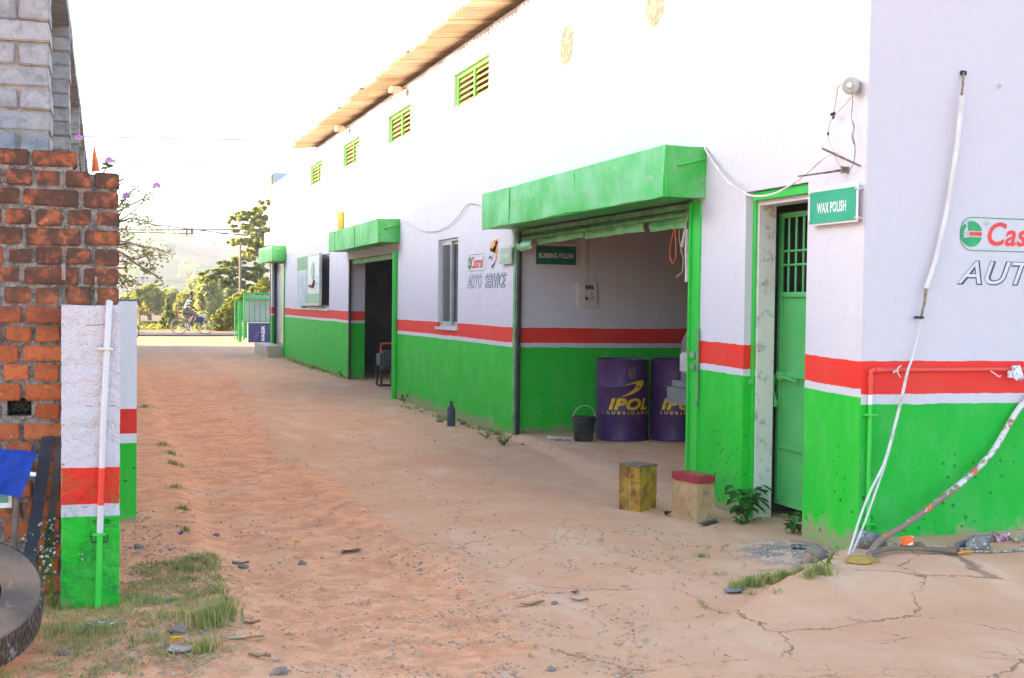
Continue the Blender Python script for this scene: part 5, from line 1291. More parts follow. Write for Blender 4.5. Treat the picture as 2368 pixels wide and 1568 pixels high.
cable('wire', [Xp(925, 505, .02), Xp(940, 512, .03), Xp(965, 528, .03), Xp(1000, 535, .03), Xp(1035, 522, .03), Xp(1060, 500, .03), Xp(1083, 471, .02), Xp(1116, 476, .02)], .007, 'whitew', 'pale cable drooping on the wall between the two green awnings')
b = MB(); p = Yp(2343, 857, .04)
for k in range(5): b.tube([p + Vector((-.01 + .012 * k, 0, .03)), p + Vector((-.01 + .014 * k, -.02, -.02)), p + Vector((.005 + .014 * k, -.01, -.05 - .01 * (k % 2)))], .008, 6)
b.box(p + Vector((-.03, -.005, -.045)), p + Vector((0, .02, .0))); solo(b, 'plastic_wrapper', pm('white blue wrapper', (.72, .73, .76), (.20, .28, .60), 40, thr=(.55, .6)), 'white and blue plastic wrapper tied on the red conduit', 'wrapper')
b = MB(); p = Yp(2072, 857, .04)
for k in range(6): b.tube([p, p + Vector((U(-.04, .03), -.02, U(-.05, .04)))], .0035, 5)
solo(b, 'string_knot', 'whitew', 'knot of white and red string on the conduit near the cable', 'string')
b = MB(); p = Yp(2290, 858, .03); b.tube([p, p + Vector((.03, -.01, -.02)), p + Vector((.05, -.01, -.035)), p + Vector((.07, -.01, -.03))], .004, 5); solo(b, 'string_end', 'whitew', 'short loose string end hanging from the conduit', 'string')

# things lying along the foot of the right wall
def rock(px, py, s, mat, name, label, cat='stone', sq=.7, seed=0, dz=0., group=None, xy=None):
    p = xy if xy is not None else gpt(px, py); bm = bmesh.new(); bmesh.ops.create_icosphere(bm, subdivisions=3, radius=1)
    for v in bm.verts:
        n_ = noise.noise(v.co * 1.4 + Vector((seed, 0, 0))) * .35 + noise.noise(v.co * 4 + Vector((seed, 0, 0))) * .12
        v.co = v.co * (1 + n_); v.co = Vector((v.co.x * s, v.co.y * s * .8, max(v.co.z, -.6) * s * sq))
    bm.verts.index_update(); b = MB(); b.add([v.co + p + Vector((0, s * .5, s * sq * .5 + dz)) for v in bm.verts], [tuple(v.index for v in f.verts) for f in bm.faces]); bm.free()
    return solo(b, name, mat, label, cat, group, smooth=True)
rock(1897, 1300, .072, 'stone', 'stone', 'biggest brown stone leaning against the wall corner', seed=3, sq=.8)
rock(1873, 1302, .036, pm('pink stone', (.38, .24, .18)), 'stone', 'small pinkish stone beside the biggest corner stone', seed=9, sq=1.1)
rock(2270, 1272, .075, 'stonew', 'stone', 'grey stone with white paint splashes by the right wall', seed=5, sq=.75)
rock(2110, 1272, .06, pm('brown lump', (.20, .11, .07), (.14, .08, .05), 20), 'stone', 'long brown lump below the orange packet', seed=12, sq=.5)
rock(2128, 1271, .04, pm('brown lump b', (.24, .14, .09), (.16, .09, .06), 20), 'stone', 'small brown lump right of the orange packet', seed=15, sq=.7)
rock(2020, 1268, .10, 'stonew', 'concrete_lump', 'whitewash splashed concrete lump at the foot of the corner pipe', 'concrete', .6, 21)
rock(2080, 1262, .09, 'stonew', 'concrete_lump', 'low whitish concrete lump right of the corner pipe', 'concrete', .3, 25)
rock(1850, 1270, .05, pm('soot lump', (.03, .03, .03), (.25, .25, .24), 30), 'concrete_lump', 'sooty lump left of the biggest corner stone', 'concrete', .4, 28)
p = gpt(2101, 1262, .05); b = MB(); b.bbox((p.x - .035, p.y, p.z + .0), (p.x + .035, p.y + .03, p.z + .055), .006, .004); solo(b, 'packet', pm('orange packet', (.85, .16, .03), (.75, .72, .68), 20, .35, thr=(.55, .58)), 'crumpled orange and silver packet on the brown lump', 'packet')
rock(2006, 1303, .10, 'yellowcl', 'rag', 'mustard yellow rag at the foot of the wall corner', 'rag', .22, 41)
cable('rod', [gpt(2012, 1292) + Vector((0, 0, .03)), gpt(2060, 1281) + Vector((0, 0, .03)), gpt(2120, 1279) + Vector((0, 0, .025)), gpt(2200, 1282) + Vector((0, 0, .02)), gpt(2212, 1283) + Vector((0, 0, .02))], [.012, .013, .014, .018, .02], pm('brown hose', (.20, .15, .09), (.13, .11, .09), 9), 'brown hose lying on the slab in front of the right wall', 'hose')
b = MB()
for k in range(7): q = gpt(2214, 1284) + Vector((U(0, .02), U(0, .02), .01)); b.tube([q, q + Vector((U(.03, .09), U(-.03, .03), .01))], .006, 5)
solo(b, 'strap_end', pm('yellow strip', (.75, .45, .03), (.55, .16, .06), 60), 'bright yellow frayed end lying at the hose tip', 'strap')
cable('rope', [gpt(2236, 1279) + Vector((0, 0, .012)), gpt(2290, 1280) + Vector((0, 0, .01)), gpt(2340, 1277) + Vector((0, 0, .01)), gpt(2420, 1270) + Vector((0, 0, .01))], .008, pm('twisted rope', (.50, .44, .36), (.14, .10, .08), 60), 'thin twisted rope running right along the slab', 'rope')
cable('rope', [gpt(2300, 1250) + Vector((0, 0, .04)), gpt(2330, 1247) + Vector((0, 0, .03)), gpt(2345, 1256) + Vector((0, 0, .02)), gpt(2367, 1249) + Vector((0, 0, .02)), gpt(2430, 1252) + Vector((0, 0, .02))], .010, pm('twisted rope b', (.55, .48, .40), (.16, .12, .10), 60), 'coiled cream and brown rope against the right wall', 'rope')
b = MB()
for k in range(9): q = gpt(2312 + U(-12, 12), 1252 + U(-3, 3)); b.tube([q, q + Vector((U(-.04, .05), U(-.02, .02), U(.02, .05))), q + Vector((U(-.05, .05), 0, .01))], U(.008, .014), 6)
solo(b, 'rag', pm('pink grey rag', (.55, .50, .50), (.48, .12, .20), 20, thr=(.5, .56)), 'pink and grey rag at the end of the coiled rope', 'rag', smooth=True)
cable('strip', [gpt(2212, 1268) + Vector((0, 0, .02)), gpt(2245, 1260) + Vector((0, 0, .02)), gpt(2300, 1251) + Vector((0, 0, .035))], [.018, .022, .014], pm('grey plank', (.13, .12, .11), (.22, .20, .17), 20), 'dark grey stick between the splashed stone and the right wall', 'stick')
cable('strip', [gpt(2190, 1270) + Vector((0, 0, .015)), gpt(2215, 1276) + Vector((0, 0, .012)), gpt(2250, 1272) + Vector((0, 0, .015))], [.006, .014, .012], 'steel', 'short bent bark strip left of the splashed stone', 'strip')
cable('bottle_neck', [gpt(2050, 1258) + Vector((0, 0, .04)), gpt(2100, 1260) + Vector((0, 0, .03)), gpt(2118, 1259) + Vector((0, 0, .03))], [.01, .016, .022], 'steel', 'rusty pipe stub lying behind the orange packet', 'pipe')
# small things in the lane
def flat(px, py, w, h, mat, name, label, cat, ang=0., curl=.012, th=.003):
    p = gpt(px, py); d = Vector((math.cos(ang), math.sin(ang), 0)); e = Vector((-d.y, d.x, 0)); mb = MB(); n = 5
    for s_ in (0, 1):
        for i in range(n + 1):
            for j in range(3):
                u, v = i / n - .5, j / 2 - .5; wd = 1 - abs(u) * .8 if cat == 'leaf' else 1 - .15 * abs(u)
                mb.v.append(p + d * (u * w) + e * (v * h * wd) + Vector((0, 0, .004 + curl * (abs(v) * 1.3 + abs(u)) + curl * .8 * noise.noise(Vector((px + u * 3, v * 3, 0))) + s_ * th)))
    m_ = (n + 1) * 3
    for s_ in (0, 1):
        for i in range(n):
            for j in range(2): a = s_ * m_ + i * 3 + j; mb.f.append((a, a + 1, a + 4, a + 3))
    return solo(mb, name, mat, label, cat)
FL = [(1697, 1371, .10, .07, pm('slate grey chip', (.22, .22, .23)), 'plate_scrap', 'grey flat plastic piece left of the long grass tuft', 'scrap', .1),
 (605, 1238, .055, .02, 'lwhite', 'paper_scrap', 'white paper scrap on the red dirt track', 'paper', .3),
 (686, 1257, .04, .015, 'yellow', 'wrapper_scrap', 'tiny yellow and white wrapper on the cracked track', 'wrapper', .2),
 (418, 1237, .04, .025, pm('blue wrapper', (.06, .04, .45)), 'wrapper_scrap', 'small violet blue wrapper on the footpath', 'wrapper', .6),
 (390, 1392, .035, .02, pm('sky blue cap', (.10, .50, .70)), 'blue_scrap', 'light blue plastic scrap in the left grass', 'scrap', 0),
 (406, 1483, .05, .02, 'yellow', 'leaf', 'bright yellow leaf at the front of the left grass', 'leaf', .4),
 (1340, 1391, .09, .025, pm('pale bark', (.50, .40, .30), (.35, .22, .14), 30), 'bark_strip', 'pale bark strip lying alone in the middle of the lane', 'bark', -.15),
 (1230, 1400, .14, .03, 'cork', 'dry_leaf', 'long pinkish leaf left of the pale bark strip', 'leaf', .2),
 (450, 1292, .10, .09, pm('clay shard', (.45, .27, .18)), 'clay_shard', 'triangular clay shard at the edge of the left grass', 'shard', .5),
 (415, 1508, .10, .08, pm('pale crumpled paper', (.55, .44, .38), (.44, .32, .26), 20), 'paper_scrap', 'crumpled brownish paper in front of the left grass', 'paper', -.4),
 (556, 1306, .10, .03, pm('grey brown wood', (.22, .16, .12)), 'wood_chip', 'grey wood chip on the track near a small round stone', 'chip', -.1),
 (570, 1480, .16, .022, pm('straw wood', (.50, .36, .22)), 'bark_strip', 'longest straw coloured strip at the bottom of the track', 'bark', .05),
 (600, 1522, .10, .025, 'cork', 'dry_leaf', 'curled brown leaf near the bottom of the track', 'leaf', -.5),
 (580, 1445, .09, .03, 'cork', 'dry_leaf', 'dry leaf lying right of the bright grass tuft', 'leaf', .1),
 (815, 1277, .13, .05, pm('dark leaf litter', (.16, .11, .09), (.26, .18, .13), 40), 'leaf_litter', 'dark clump of old leaves on the crumbled concrete edge', 'leaves', .3),
 (795, 1281, .07, .03, 'steel', 'dry_leaf', 'small dark leaf left of the dark clump', 'leaf', 1.),
 (1330, 1373, .05, .03, pm('small brown bit', (.22, .14, .10)), 'wood_chip', 'little brown chip above the pale bark strip', 'chip', .4),
 (1208, 1030, .04, .015, pm('dark twig', (.12, .09, .08)), 'twig', 'dark twig on the slope in front of the bay', 'twig', .5),
 (1640, 1212, .22, .05, pm('dark grey strip', (.07, .075, .085), (.12, .12, .13)), 'rubber_strip', 'dark rubber strip lying beside the padded stool', 'strip', .55),
 (1541, 1192, .06, .05, 'black', 'rubber_lump', 'black rubber lump left of the padded stool', 'rubber', .3),
 (1505, 1183, .018, .014, pm('yellow bit', (.65, .52, .25)), 'foam_bit', 'pale yellow crumb by the rusty yellow tin', 'crumb', .3),
 (232, 1450, .12, .06, 'stonew', 'concrete_lump', 'whitish concrete flake below the painted pillar', 'concrete', -.2)]
for a in FL:
    flat(*a[:5], a[5], a[6], a[7], a[8], curl=.03 if a[7] in ('rubber',) else .012)
for k, (px, py, s_, lb) in enumerate(((562, 1315, .03, 'round stone next to the grey wood chip'), (410, 1466, .045, 'grey flat stone at the front of the left grass'), (195, 1462, .03, 'brown stone below the green pipe of the pillar'), (147, 1515, .028, 'grey stone between tyre and pillar'), (1072, 982, .05, 'stone against the wall right of the standing bottle'), (1018, 976, .05, 'small stone left of the standing bottle'), (1283, 1398, .02, 'pebble right of the long pinkish leaf'), (700, 1306, .025, 'reddish stone on the track below the yellow wrapper'), (320, 1268, .03, 'dark clod at the foot of the pale pillar'), (345, 1395, .03, 'brown clod inside the left grass'), (1275, 1552, .02, 'pebble at the bottom middle of the lane'), (650, 1560, .035, 'grey stone near the bottom edge left of centre'), (500, 1240, .025, 'dark stone in the groove of the track'))):
    rock(px, py, s_, 'stone', 'stone', lb, seed=30 + k, sq=.55)
p = gpt(1043, 985); b = MB(); b.lathe(p, [(0, 0), (.045, 0), (.05, .01), (.05, .20), (.03, .25), (.022, .26), (.026, .31), (0, .312)], 20); solo(b, 'bottle', pm('dark blue bottle', (.05, .07, .10), (.08, .11, .14)), 'dark plastic bottle standing at the wall under the tall window', 'bottle', smooth=True)

# stones, weeds
def blades(mb, c, n, r, h, w=.004, lean=.5):
    for _ in range(n):
        a, d = U(0, 6.28), abs(R_.gauss(0, .5)) * r; p = Vector((c[0] + d * math.cos(a), c[1] + d * math.sin(a), 0)); p.z = gz(p.x, p.y) - .003
        hh = h * U(.4, 1.1); t_ = U(0, 6.28); l = Vector((math.cos(t_), math.sin(t_), 0)) * hh * U(.1, lean * 1.6); s_ = Vector((-math.sin(t_), math.cos(t_), 0)) * w * U(.6, 1.3)
        mb.add([p - s_, p + s_, p + l * .45 + Vector((0, 0, hh * .62)) + s_ * .7, p + l * .45 + Vector((0, 0, hh * .62)) - s_ * .7, p + l + Vector((0, 0, hh * .85))], [(0, 1, 2, 3), (3, 2, 4)])
gr = MB()
def patch(poly, dens, h, w=.003, clump=.5):
    """grass tufts inside a pixel polygon"""
    W_ = [gpt(*q) for q in poly]; x0, x1 = min(q.x for q in W_), max(q.x for q in W_); y0, y1 = min(q.y for q in W_), max(q.y for q in W_)
    n = int((x1 - x0) * (y1 - y0) * dens)
    for _ in range(n):
        x, y = U(x0, x1), U(y0, y1); ins = False; j = len(W_) - 1
        for i in range(len(W_)):
            if (W_[i].y > y) != (W_[j].y > y) and x < (W_[j].x - W_[i].x) * (y - W_[i].y) / (W_[j].y - W_[i].y) + W_[i].x: ins = not ins
            j = i
        if not ins: continue
        if noise.noise(Vector((x * 5, y * 5, 2))) + noise.noise(Vector((x * 14, y * 14, 2))) * .6 < clump - .5 + U(-.2, .2): continue
        blades(gr, (x, y), R_.randint(5, 9), .05, h * (1 + .8 * noise.noise(Vector((x * 3, y * 3, 7)))), w)
patch([(290, 1310), (500, 1285), (515, 1350), (545, 1420), (520, 1460), (440, 1450), (300, 1400)], 1300, .038, .0020, .34)
patch([(110, 1440), (280, 1400), (440, 1440), (480, 1500), (440, 1530), (300, 1510), (110, 1500)], 900, .034, .0020, .36)
patch([(0, 1500), (180, 1500), (420, 1530), (300, 1568), (0, 1590)], 1000, .034, .0020, .40)
patch([(100, 1280), (150, 1350), (300, 1380), (280, 1470), (60, 1480)], 1000, .04, .0020, .36)
for px, py, n, r, h in ((485, 1445, 240, .12, .13), (515, 1430, 200, .10, .13), (470, 1510, 110, .06, .10), (380, 1030, 110, .12, .06), (405, 1075, 120, .13, .06), (408, 1128, 80, .08, .05), (425, 1178, 90, .08, .05), (430, 1228, 60, .05, .05), (332, 942, 160, .25, .06), (395, 1050, 80, .10, .06)):
    q = gpt(px, py); blades(gr, q, n, r, h, .003)
for k in range(34):
    f = k / 33; px = 1695 + f * 215; py = 1362 - f * 38 + 5 * math.sin(k); q = gpt(px, py); blades(gr, q, 60, .05, .075, .0022)
for px, py, n in ((1620, 1288, 90), (1655, 1330, 40), (1735, 1375, 30), (1792, 1378, 25), (1628, 1406, 14)): blades(gr, gpt(px, py), n, .06, .04, .002)
for k in range(60): px = U(668, 800); q = gpt(px, 832 + (px - 668) * .33 + U(-2, 2)); blades(gr, q, 18, .15, .07, .006)
for k in range(60): px = U(925, 1185); q = gpt(px, 935 + (px - 925) * .30 + U(-3, 6)); blades(gr, q, 14, .06, .06, .004)
for k in range(900):
    q = gpt(U(120, 540), U(1290, 1540)); blades(gr, q, 2, .04, .03, .0018, 2.5)
o = gr.build('grass', 'grass', wn_=False); tag(o, 'short half dry grass in patches along the lane edges', 'grass', kind='stuff')
dr = MB()
for k in range(1500):
    q = gpt(U(60, 560), U(1300, 1568)) if k < 1000 else gpt(U(430, 1700), U(1200, 1568)); a = U(0, 3.14); L_ = U(.015, .06); d = Vector((math.cos(a), math.sin(a), 0)) * L_; e = Vector((-d.y, d.x, 0)).normalized() * U(.0012, .004)
    q = q + Vector((0, 0, .006)); dr.add([q - e, q + e, q + d + e + Vector((0, 0, U(0, .012))), q + d - e], [(0, 1, 2, 3)])
o = dr.build('straw_litter', 'dry', wn_=False); tag(o, 'loose straw and leaf bits scattered over the dirt', 'litter', kind='stuff')
# gravel
gv = MB()
def pebble(p, s_):
    r = [Vector((R_.gauss(0, 1), R_.gauss(0, 1), 0)).normalized() for _ in range(1)]
    base = U(0, 6.28); vs = []
    for k in range(5): a = base + k * 1.2566; vs.append(p + Vector((math.cos(a) * s_ * U(.7, 1.2), math.sin(a) * s_ * U(.6, 1.1), -s_ * .1)))
    for k in range(5): a = base + k * 1.2566 + .3; vs.append(p + Vector((math.cos(a) * s_ * .6, math.sin(a) * s_ * .55, s_ * U(.35, .65))))
    gv.add(vs, [(5, 6, 7, 8, 9)] + [(k, (k + 1) % 5, 5 + (k + 1) % 5, 5 + k) for k in range(5)])
def scatter(n, x0, x1, y0, y1, s0, s1, cl=.0):
    c = 0
    while c < n:
        px, py = U(x0, x1), U(y0, y1); c += 1
        q = gpt(px, py)
        if noise.noise(Vector((q.x * 3, q.y * 3, 5))) < cl - .1 + U(-.2, .2): continue
        pebble(q, s0 + (s1 - s0) * U(0, 1) ** 3)
scatter(4200, 430, 1150, 950, 1568, .003, .014, .05); scatter(1500, 900, 1500, 1400, 1568, .003, .013, .05); scatter(1600, 1270, 1680, 1215, 1330, .003, .012, .1)
scatter(900, 280, 450, 1180, 1320, .004, .018, 0); scatter(800, 60, 500, 1300, 1568, .003, .015, 0); scatter(140, 1830, 1960, 1230, 1320, .003, .010, 0); scatter(500, 1990, 2367, 1248, 1272, .003, .012, 0)
scatter(1200, 1200, 2367, 1250, 1568, .002, .006, .1)
gvm = NT('gravel'); c_ = gvm.mix(gvm.g.outputs['Random Per Island'], (.44, .28, .18), (.26, .17, .12)); c_ = gvm.mix(gvm.ramp(gvm.g.outputs['Random Per Island'], .86, .9), c_, (.46, .38, .31)); gvm.fin(c_, .9)
o = gv.build('gravel', gvm.m, wn_=False); tag(o, 'small stones and crumbs scattered over the lane', 'gravel', kind='stuff')

def weed(name, c, label, n=16, h=.25, ls=.09, mat='leafg', flowers=0, cat='plant', spread=.12):
    c = Vector(c); t_ = thing(name, label, cat, c); s = MB(); l = MB(); f = MB()
    for k in range(max(3, n // 5)):
        a = k * 2.1 + U(0, .5); tip = c + Vector((math.cos(a) * spread * U(.3, 1), math.sin(a) * spread * .6 * U(.3, 1), h * U(.6, 1))); s.tube([c, (c + tip) / 2 + Vector((0, 0, h * .1)), tip], [.004, .003, .002], 5)
        for j in range(5 if not flowers else 9):
            p = c.lerp(tip, .3 + .7 * j / (4 if not flowers else 8)) + Vector((0, 0, h * .05)); b_ = U(0, 6.28); d = Vector((math.cos(b_), math.sin(b_), U(-.5, .3))).normalized() * ls * U(.6, 1.1); w = d.cross(Vector((0, 0, 1))).normalized() * ls * .26
            l.add([p, p + d * .35 + w + Vector((0, 0, .004)), p + d * .75 + w * .7 - Vector((0, 0, .006)), p + d - Vector((0, 0, .02 * ls / .09)), p + d * .75 - w * .7 - Vector((0, 0, .006)), p + d * .35 - w], [(0, 1, 2, 3), (0, 3, 4, 5)])
        if flowers:
            for j in range(flowers):
                p = tip + Vector((U(-.04, .04), U(-.03, .03), U(-.05, .03))); s.tube([tip - Vector((0, 0, .04)), p], .0015, 4)
                bm = bmesh.new(); bmesh.ops.create_icosphere(bm, subdivisions=1, radius=.006 * U(.6, 1.4)); bm.verts.index_update(); f.add([v.co + p for v in bm.verts], [tuple(v.index for v in q.verts) for q in bm.faces]); bm.free()
    s.build('stem', 'leafg', t_); l.build('foliage', mat, t_)
    if flowers: f.build('flower', 'petalw', t_)
weed('weed', gpt(1725, 1205), 'broad leaved weed growing between the pillar foot and door frame', 44, .27, .12, 'leafg', spread=.15)
weed('weed', gpt(1716, 1212), 'low bright weed cushion below the broad leaved weed', 34, .06, .035, 'leafg', spread=.16)
weed('weed', gpt(1832, 1232), 'two leaved seedling by the foot of the metal door', 9, .16, .11, 'leafg', spread=.12)
weed('weed', gpt(1165, 1030), 'fresh green weed tuft at the left foot of the garage bay', 40, .10, .04, 'leafg', spread=.16)
weed('weed', gpt(1125, 1012), 'sparse weeds and crumbs along the wall foot left of the bay', 30, .08, .03, 'leafy', spread=.22)
weed('weed', gpt(934, 932), 'small weed at the foot of the second door post', 12, .15, .07, 'leafg', spread=.08)
weed('weed', gpt(790, 872), 'small weed at the left post of the second opening', 12, .12, .06, 'leafg', spread=.12)
weed('weed', gpt(1912, 1312), 'tiny weeds between the corner stone and the grass strip', 24, .10, .035, 'leafy', spread=.10)
weed('flowering_weed', gpt(92, 1400), 'tall weed with small white flower heads behind the tyre', 40, .40, .028, 'leafy', 9, spread=.10)
weed('flowering_weed', gpt(125, 1410), 'shorter white flowered weed against the painted pillar', 34, .30, .028, 'leafy', 5, spread=.10)
# ------------------------------------------------------------------ far end: gate, board, bicycles, fence, trees
YGt = 46.6
gl, grr = onY(562, 788, YGt), onY(625, 788, YGt); gt = onY(560, 676, YGt).z
gate = thing('metal_gate', 'open green barred gate leaf with grey sheet at the end of the lane', 'gate', (gl.x, YGt, .02))
z0 = .12; x0, x1 = gl.x, gl.x + 2.4
b = MB()
for z in (z0, z0 + (gt - z0) * .34, gt - .28, gt - .05): b.box((x0 + .06, YGt, z), (x1, YGt + .04, z + .05))
b.box((x0, YGt - .01, z0 - .08), (x0 + .058, YGt + .05, gt)); b.box((x1 + .001, YGt - .01, z0), (x1 + .06, YGt + .05, gt)); b.build('gate_frame', 'gateg', gate)
b = MB()
for k in range(11): b.tube([(x0 + .22 + k * .2, YGt - .012, z0), (x0 + .22 + k * .2, YGt - .012, gt - .01)], .02, 6)
b.build('bars', 'gateg', gate)
b = MB(); b.box((x0 + .07, YGt + .06, z0 + (gt - z0) * .34), (x1 - .02, YGt + .07, gt - .1)); b.build('sheet_panel', pm('pale grey sheet', (.40, .42, .44), (.34, .36, .38), 2), gate)
b = MB(); b.box((x0 + .07, YGt + .06, z0 + .05), (x1 - .02, YGt + .07, z0 + (gt - z0) * .33)); b.build('sheet_panel', 'gateg', gate)
b = MB(); b.tube([(x0 + .1, YGt - .04, gt - .24), (x0 + .95, YGt - .04, gt - .24)], .03, 8); b.build('bolt', 'gateg', gate)
gp2 = onY(547, 790, YGt - .2); gt2 = onY(547, 695, YGt - .2).z
g2_ = thing('gate_post', 'slim green gate post with bars left of the gate leaf', 'gate post', (gp2.x, YGt - .2, 0))
b = MB(); xq = onY(543, 700, YGt - .2).x; xr2 = onY(557, 700, YGt - .2).x
b.tube([(xq, YGt - .2, .1), (xq, YGt - .2, gt2)], .022, 6); b.tube([(xq + .10, YGt - .2, 0), (xq + .10, YGt - .2, gt2)], .022, 6); b.box((xr2 - .08, YGt - .25, 0), (xr2 + .03, YGt - .15, gt2 - .02))
for z in (.12, gt2 - .04): b.box((xq, YGt - .22, z), (xr2, YGt - .18, z + .03))
b.build('bars', 'gateg', g2_)
# blue board, lettering turned on its side
YBd = 44.9; bl, br_ = onY(574, 792, YBd), onY(624, 792, YBd); bt = onY(574, 747, YBd).z
bz = bl.z + .0
bd = thing('advert_board', 'blue board with sideways white lettering leaning by the gate', 'board', (bl.x, YBd, bz))
b = MB(); b.box((bl.x, YBd, bz), (bl.x + 1.05, YBd + .05, bt)); b.build('board_panel', 'board', bd)
b = MB(); b.box((bl.x - .03, YBd - .01, bz), (bl.x - .001, YBd + .055, bt + .03)); b.box((bl.x, YBd - .01, bt + .001), (bl.x + 1.05, YBd + .055, bt + .03)); b.build('board_frame', 'alu', bd)
tx = onY(612, 770, YBd).x
text('board_lettering', 'MAGIK', (tx, YBd, bz + .05), (0, 0, 1), (-1, 0, 0), (bt - bz) * .80, onY(612, 770, YBd).x - onY(604, 770, YBd).x, 'lwhite', bd, 0, .03, .004)
text('board_lettering', 'TEXTURES & EFFECTS', (tx + .11, YBd, bz + .05), (0, 0, 1), (-1, 0, 0), (bt - bz) * .78, .04, pm('pale blue print', (.40, .46, .60)), bd, 0, .01, .004) if False else None
for k, (dx, dzv, cl_) in enumerate(((.02, .30, (.75, .06, .05)), (.06, .24, (.75, .1, .25)), (.10, .36, (.10, .55, .75)), (.0, .22, (.6, .05, .2)))):
    b = MB(); b.lathe((tx - .32 + dx, YBd - .004, bz + dzv), [(0, 0), (.018, 0), (.018, .003)], 10, 'y'); b.build('colour_dot', pm('dot %d' % k, cl_), bd)

def bicycle(loc, label, metal, group='bicycles'):
    """built facing +X"""
    t_ = thing('bicycle', label, 'bicycle', loc, group); L = Vector(loc); wb, R = 1.10, .325
    for k, x in enumerate((0, wb)):
        c = L + Vector((x, 0, R)); b = MB(); n = 40
        b.tube([c + Vector((math.cos(a) * R, 0, math.sin(a) * R)) for a in [j * 2 * math.pi / n for j in range(n + 1)]], .018, 8, False); w = b.build('wheel', 'black' if metal == 'dark' else pm('worn tan tyre', (.30, .20, .12), (.20, .13, .08)), t_, smooth=True)
        b = MB(); b.tube([c + Vector((math.cos(a) * (R - .03), 0, math.sin(a) * (R - .03))) for a in [j * 2 * math.pi / n for j in range(n + 1)]], .010, 6, False)
        b.tube([c + Vector((0, -.04, 0)), c + Vector((0, .04, 0))], .022, 8); b.build('rim', 'alu', w)
        b = MB()
        for j in range(16): a = j * 2 * math.pi / 16; b.tube([c, c + Vector((math.cos(a) * (R - .03), 0, math.sin(a) * (R - .03)))], .0018, 3)
        b.build('spokes', 'alu', w)
    rw, fw = L + Vector((0, 0, R)), L + Vector((wb, 0, R)); bb = L + Vector((.44, 0, .28)); st_ = L + Vector((.30, 0, .82)); ht = L + Vector((.86, 0, .84)); hb_ = L + Vector((.90, 0, .72))
    b = MB()
    for p, q in ((rw, bb), (bb, st_), (rw, st_), (st_, ht), (bb, hb_), (ht, hb_)): b.tube([p, q], .016, 8)
    b.build('frame', pm('bicycle enamel', (.02, .06, .10) if metal != 'dark' else (.02, .02, .02), None, 4, .4), t_)
    b = MB(); b.tube([hb_, hb_ + Vector((.04, 0, -.1)), fw], .014, 8); b.build('fork', 'alu', t_)
    b = MB(); h_ = ht + Vector((-.02, 0, .12)); b.tube([ht, h_], .012, 8); b.tube([h_ + Vector((-.14, -.26, .0)), h_ + Vector((.02, -.2, .02)), h_, h_ + Vector((.02, .2, .02)), h_ + Vector((-.14, .26, 0))], .011, 8); b.build('handlebar', 'alu', t_)
    b = MB(); b.tube([st_, st_ + Vector((-.02, 0, .09))], .012, 6); b.bbox(tuple(st_ + Vector((-.16, -.08, .09))), tuple(st_ + Vector((.12, .08, .14))), .025); b.build('saddle', 'black', t_)
    b = MB(); b.lathe(tuple(bb), [(.09, -.01), (.09, .01)], 20, 'y', True)
    for s_ in (-1, 1): p = bb + Vector((.12 * s_, -.1 * s_, -.1 * s_)); b.tube([bb + Vector((0, -.06 * s_, 0)), p], .009, 6); b.box(p - Vector((.05, .04, .012)), p + Vector((.05, .04, .012)))
    b.build('pedals', 'alu', t_)
    b = MB(); b.box(rw + Vector((-.05, -.07, .40)), rw + Vector((.32, .07, .42))); b.tube([rw, rw + Vector((-.02, 0, .41))], .008, 5)
    for c in (rw, fw): b.tube([c + Vector((math.cos(a) * (R + .03), 0, math.sin(a) * (R + .03))) for a in [.3 + j * 2.3 / 12 for j in range(13)]], .014, 5)
    b.build('mudguard', 'steel', t_)
    return t_
Yb = 54.6; rwp = onY(413.5, 775, Yb); bzr = .055
bike = bicycle((rwp.x, Yb, bzr), 'bicycle with brown tyres being ridden along the far road', 'light')
bike2 = bicycle((onY(321.5, 770, 46.5).x - 1.43, 46.5, .02), 'parked dark bicycle mostly hidden behind the pale pillar', 'dark')
b = MB(); q = Vector((rwp.x + .95, Yb, bzr)); b.bbox(tuple(q + Vector((-.26, -.12, .50))), tuple(q + Vector((.08, .1, .74))), .05, .02); solo(b, 'bag', pm('navy bag', (.02, .04, .16)), 'navy bag hanging on the handlebar of the ridden bicycle', 'bag', smooth=True)
b = MB(); b.bbox(tuple(q + Vector((-.16, -.1, .742))), tuple(q + Vector((.2, .1, .84))), .04, .02); solo(b, 'plastic_bag', pm('lime plastic bag', (.55, .62, .12), (.55, .60, .62), 9), 'pale lime plastic bag on top of the navy bag', 'bag', smooth=True)

# rider
def skin_body(name, verts, edges, radii, mat, root=0, sub=2):
    me = bpy.data.meshes.new(name); me.from_pydata([tuple(v) for v in verts], edges, []); o = bpy.data.objects.new(name, me); COL.objects.link(o)
    md = o.modifiers.new('s', 'SKIN'); md.use_smooth_shade = True
    for i, r in enumerate(radii): me.skin_vertices[0].data[i].radius = (r, r) if not isinstance(r, tuple) else r
    me.skin_vertices[0].data[root].use_root = True
    o.modifiers.new('u', 'SUBSURF').levels = sub; o.modifiers['u'].render_levels = sub
    dg = bpy.context.evaluated_depsgraph_get(); dg.update(); m2 = bpy.data.meshes.new_from_object(o.evaluated_get(dg)); bpy.data.objects.remove(o)
    mb = MB(); mb.add([v.co.copy() for v in m2.vertices], [tuple(p.vertices) for p in m2.polygons]); return mb
ro = Vector((rwp.x, Yb, bzr))
def V(x, y, z): return ro + Vector((x, y, z))
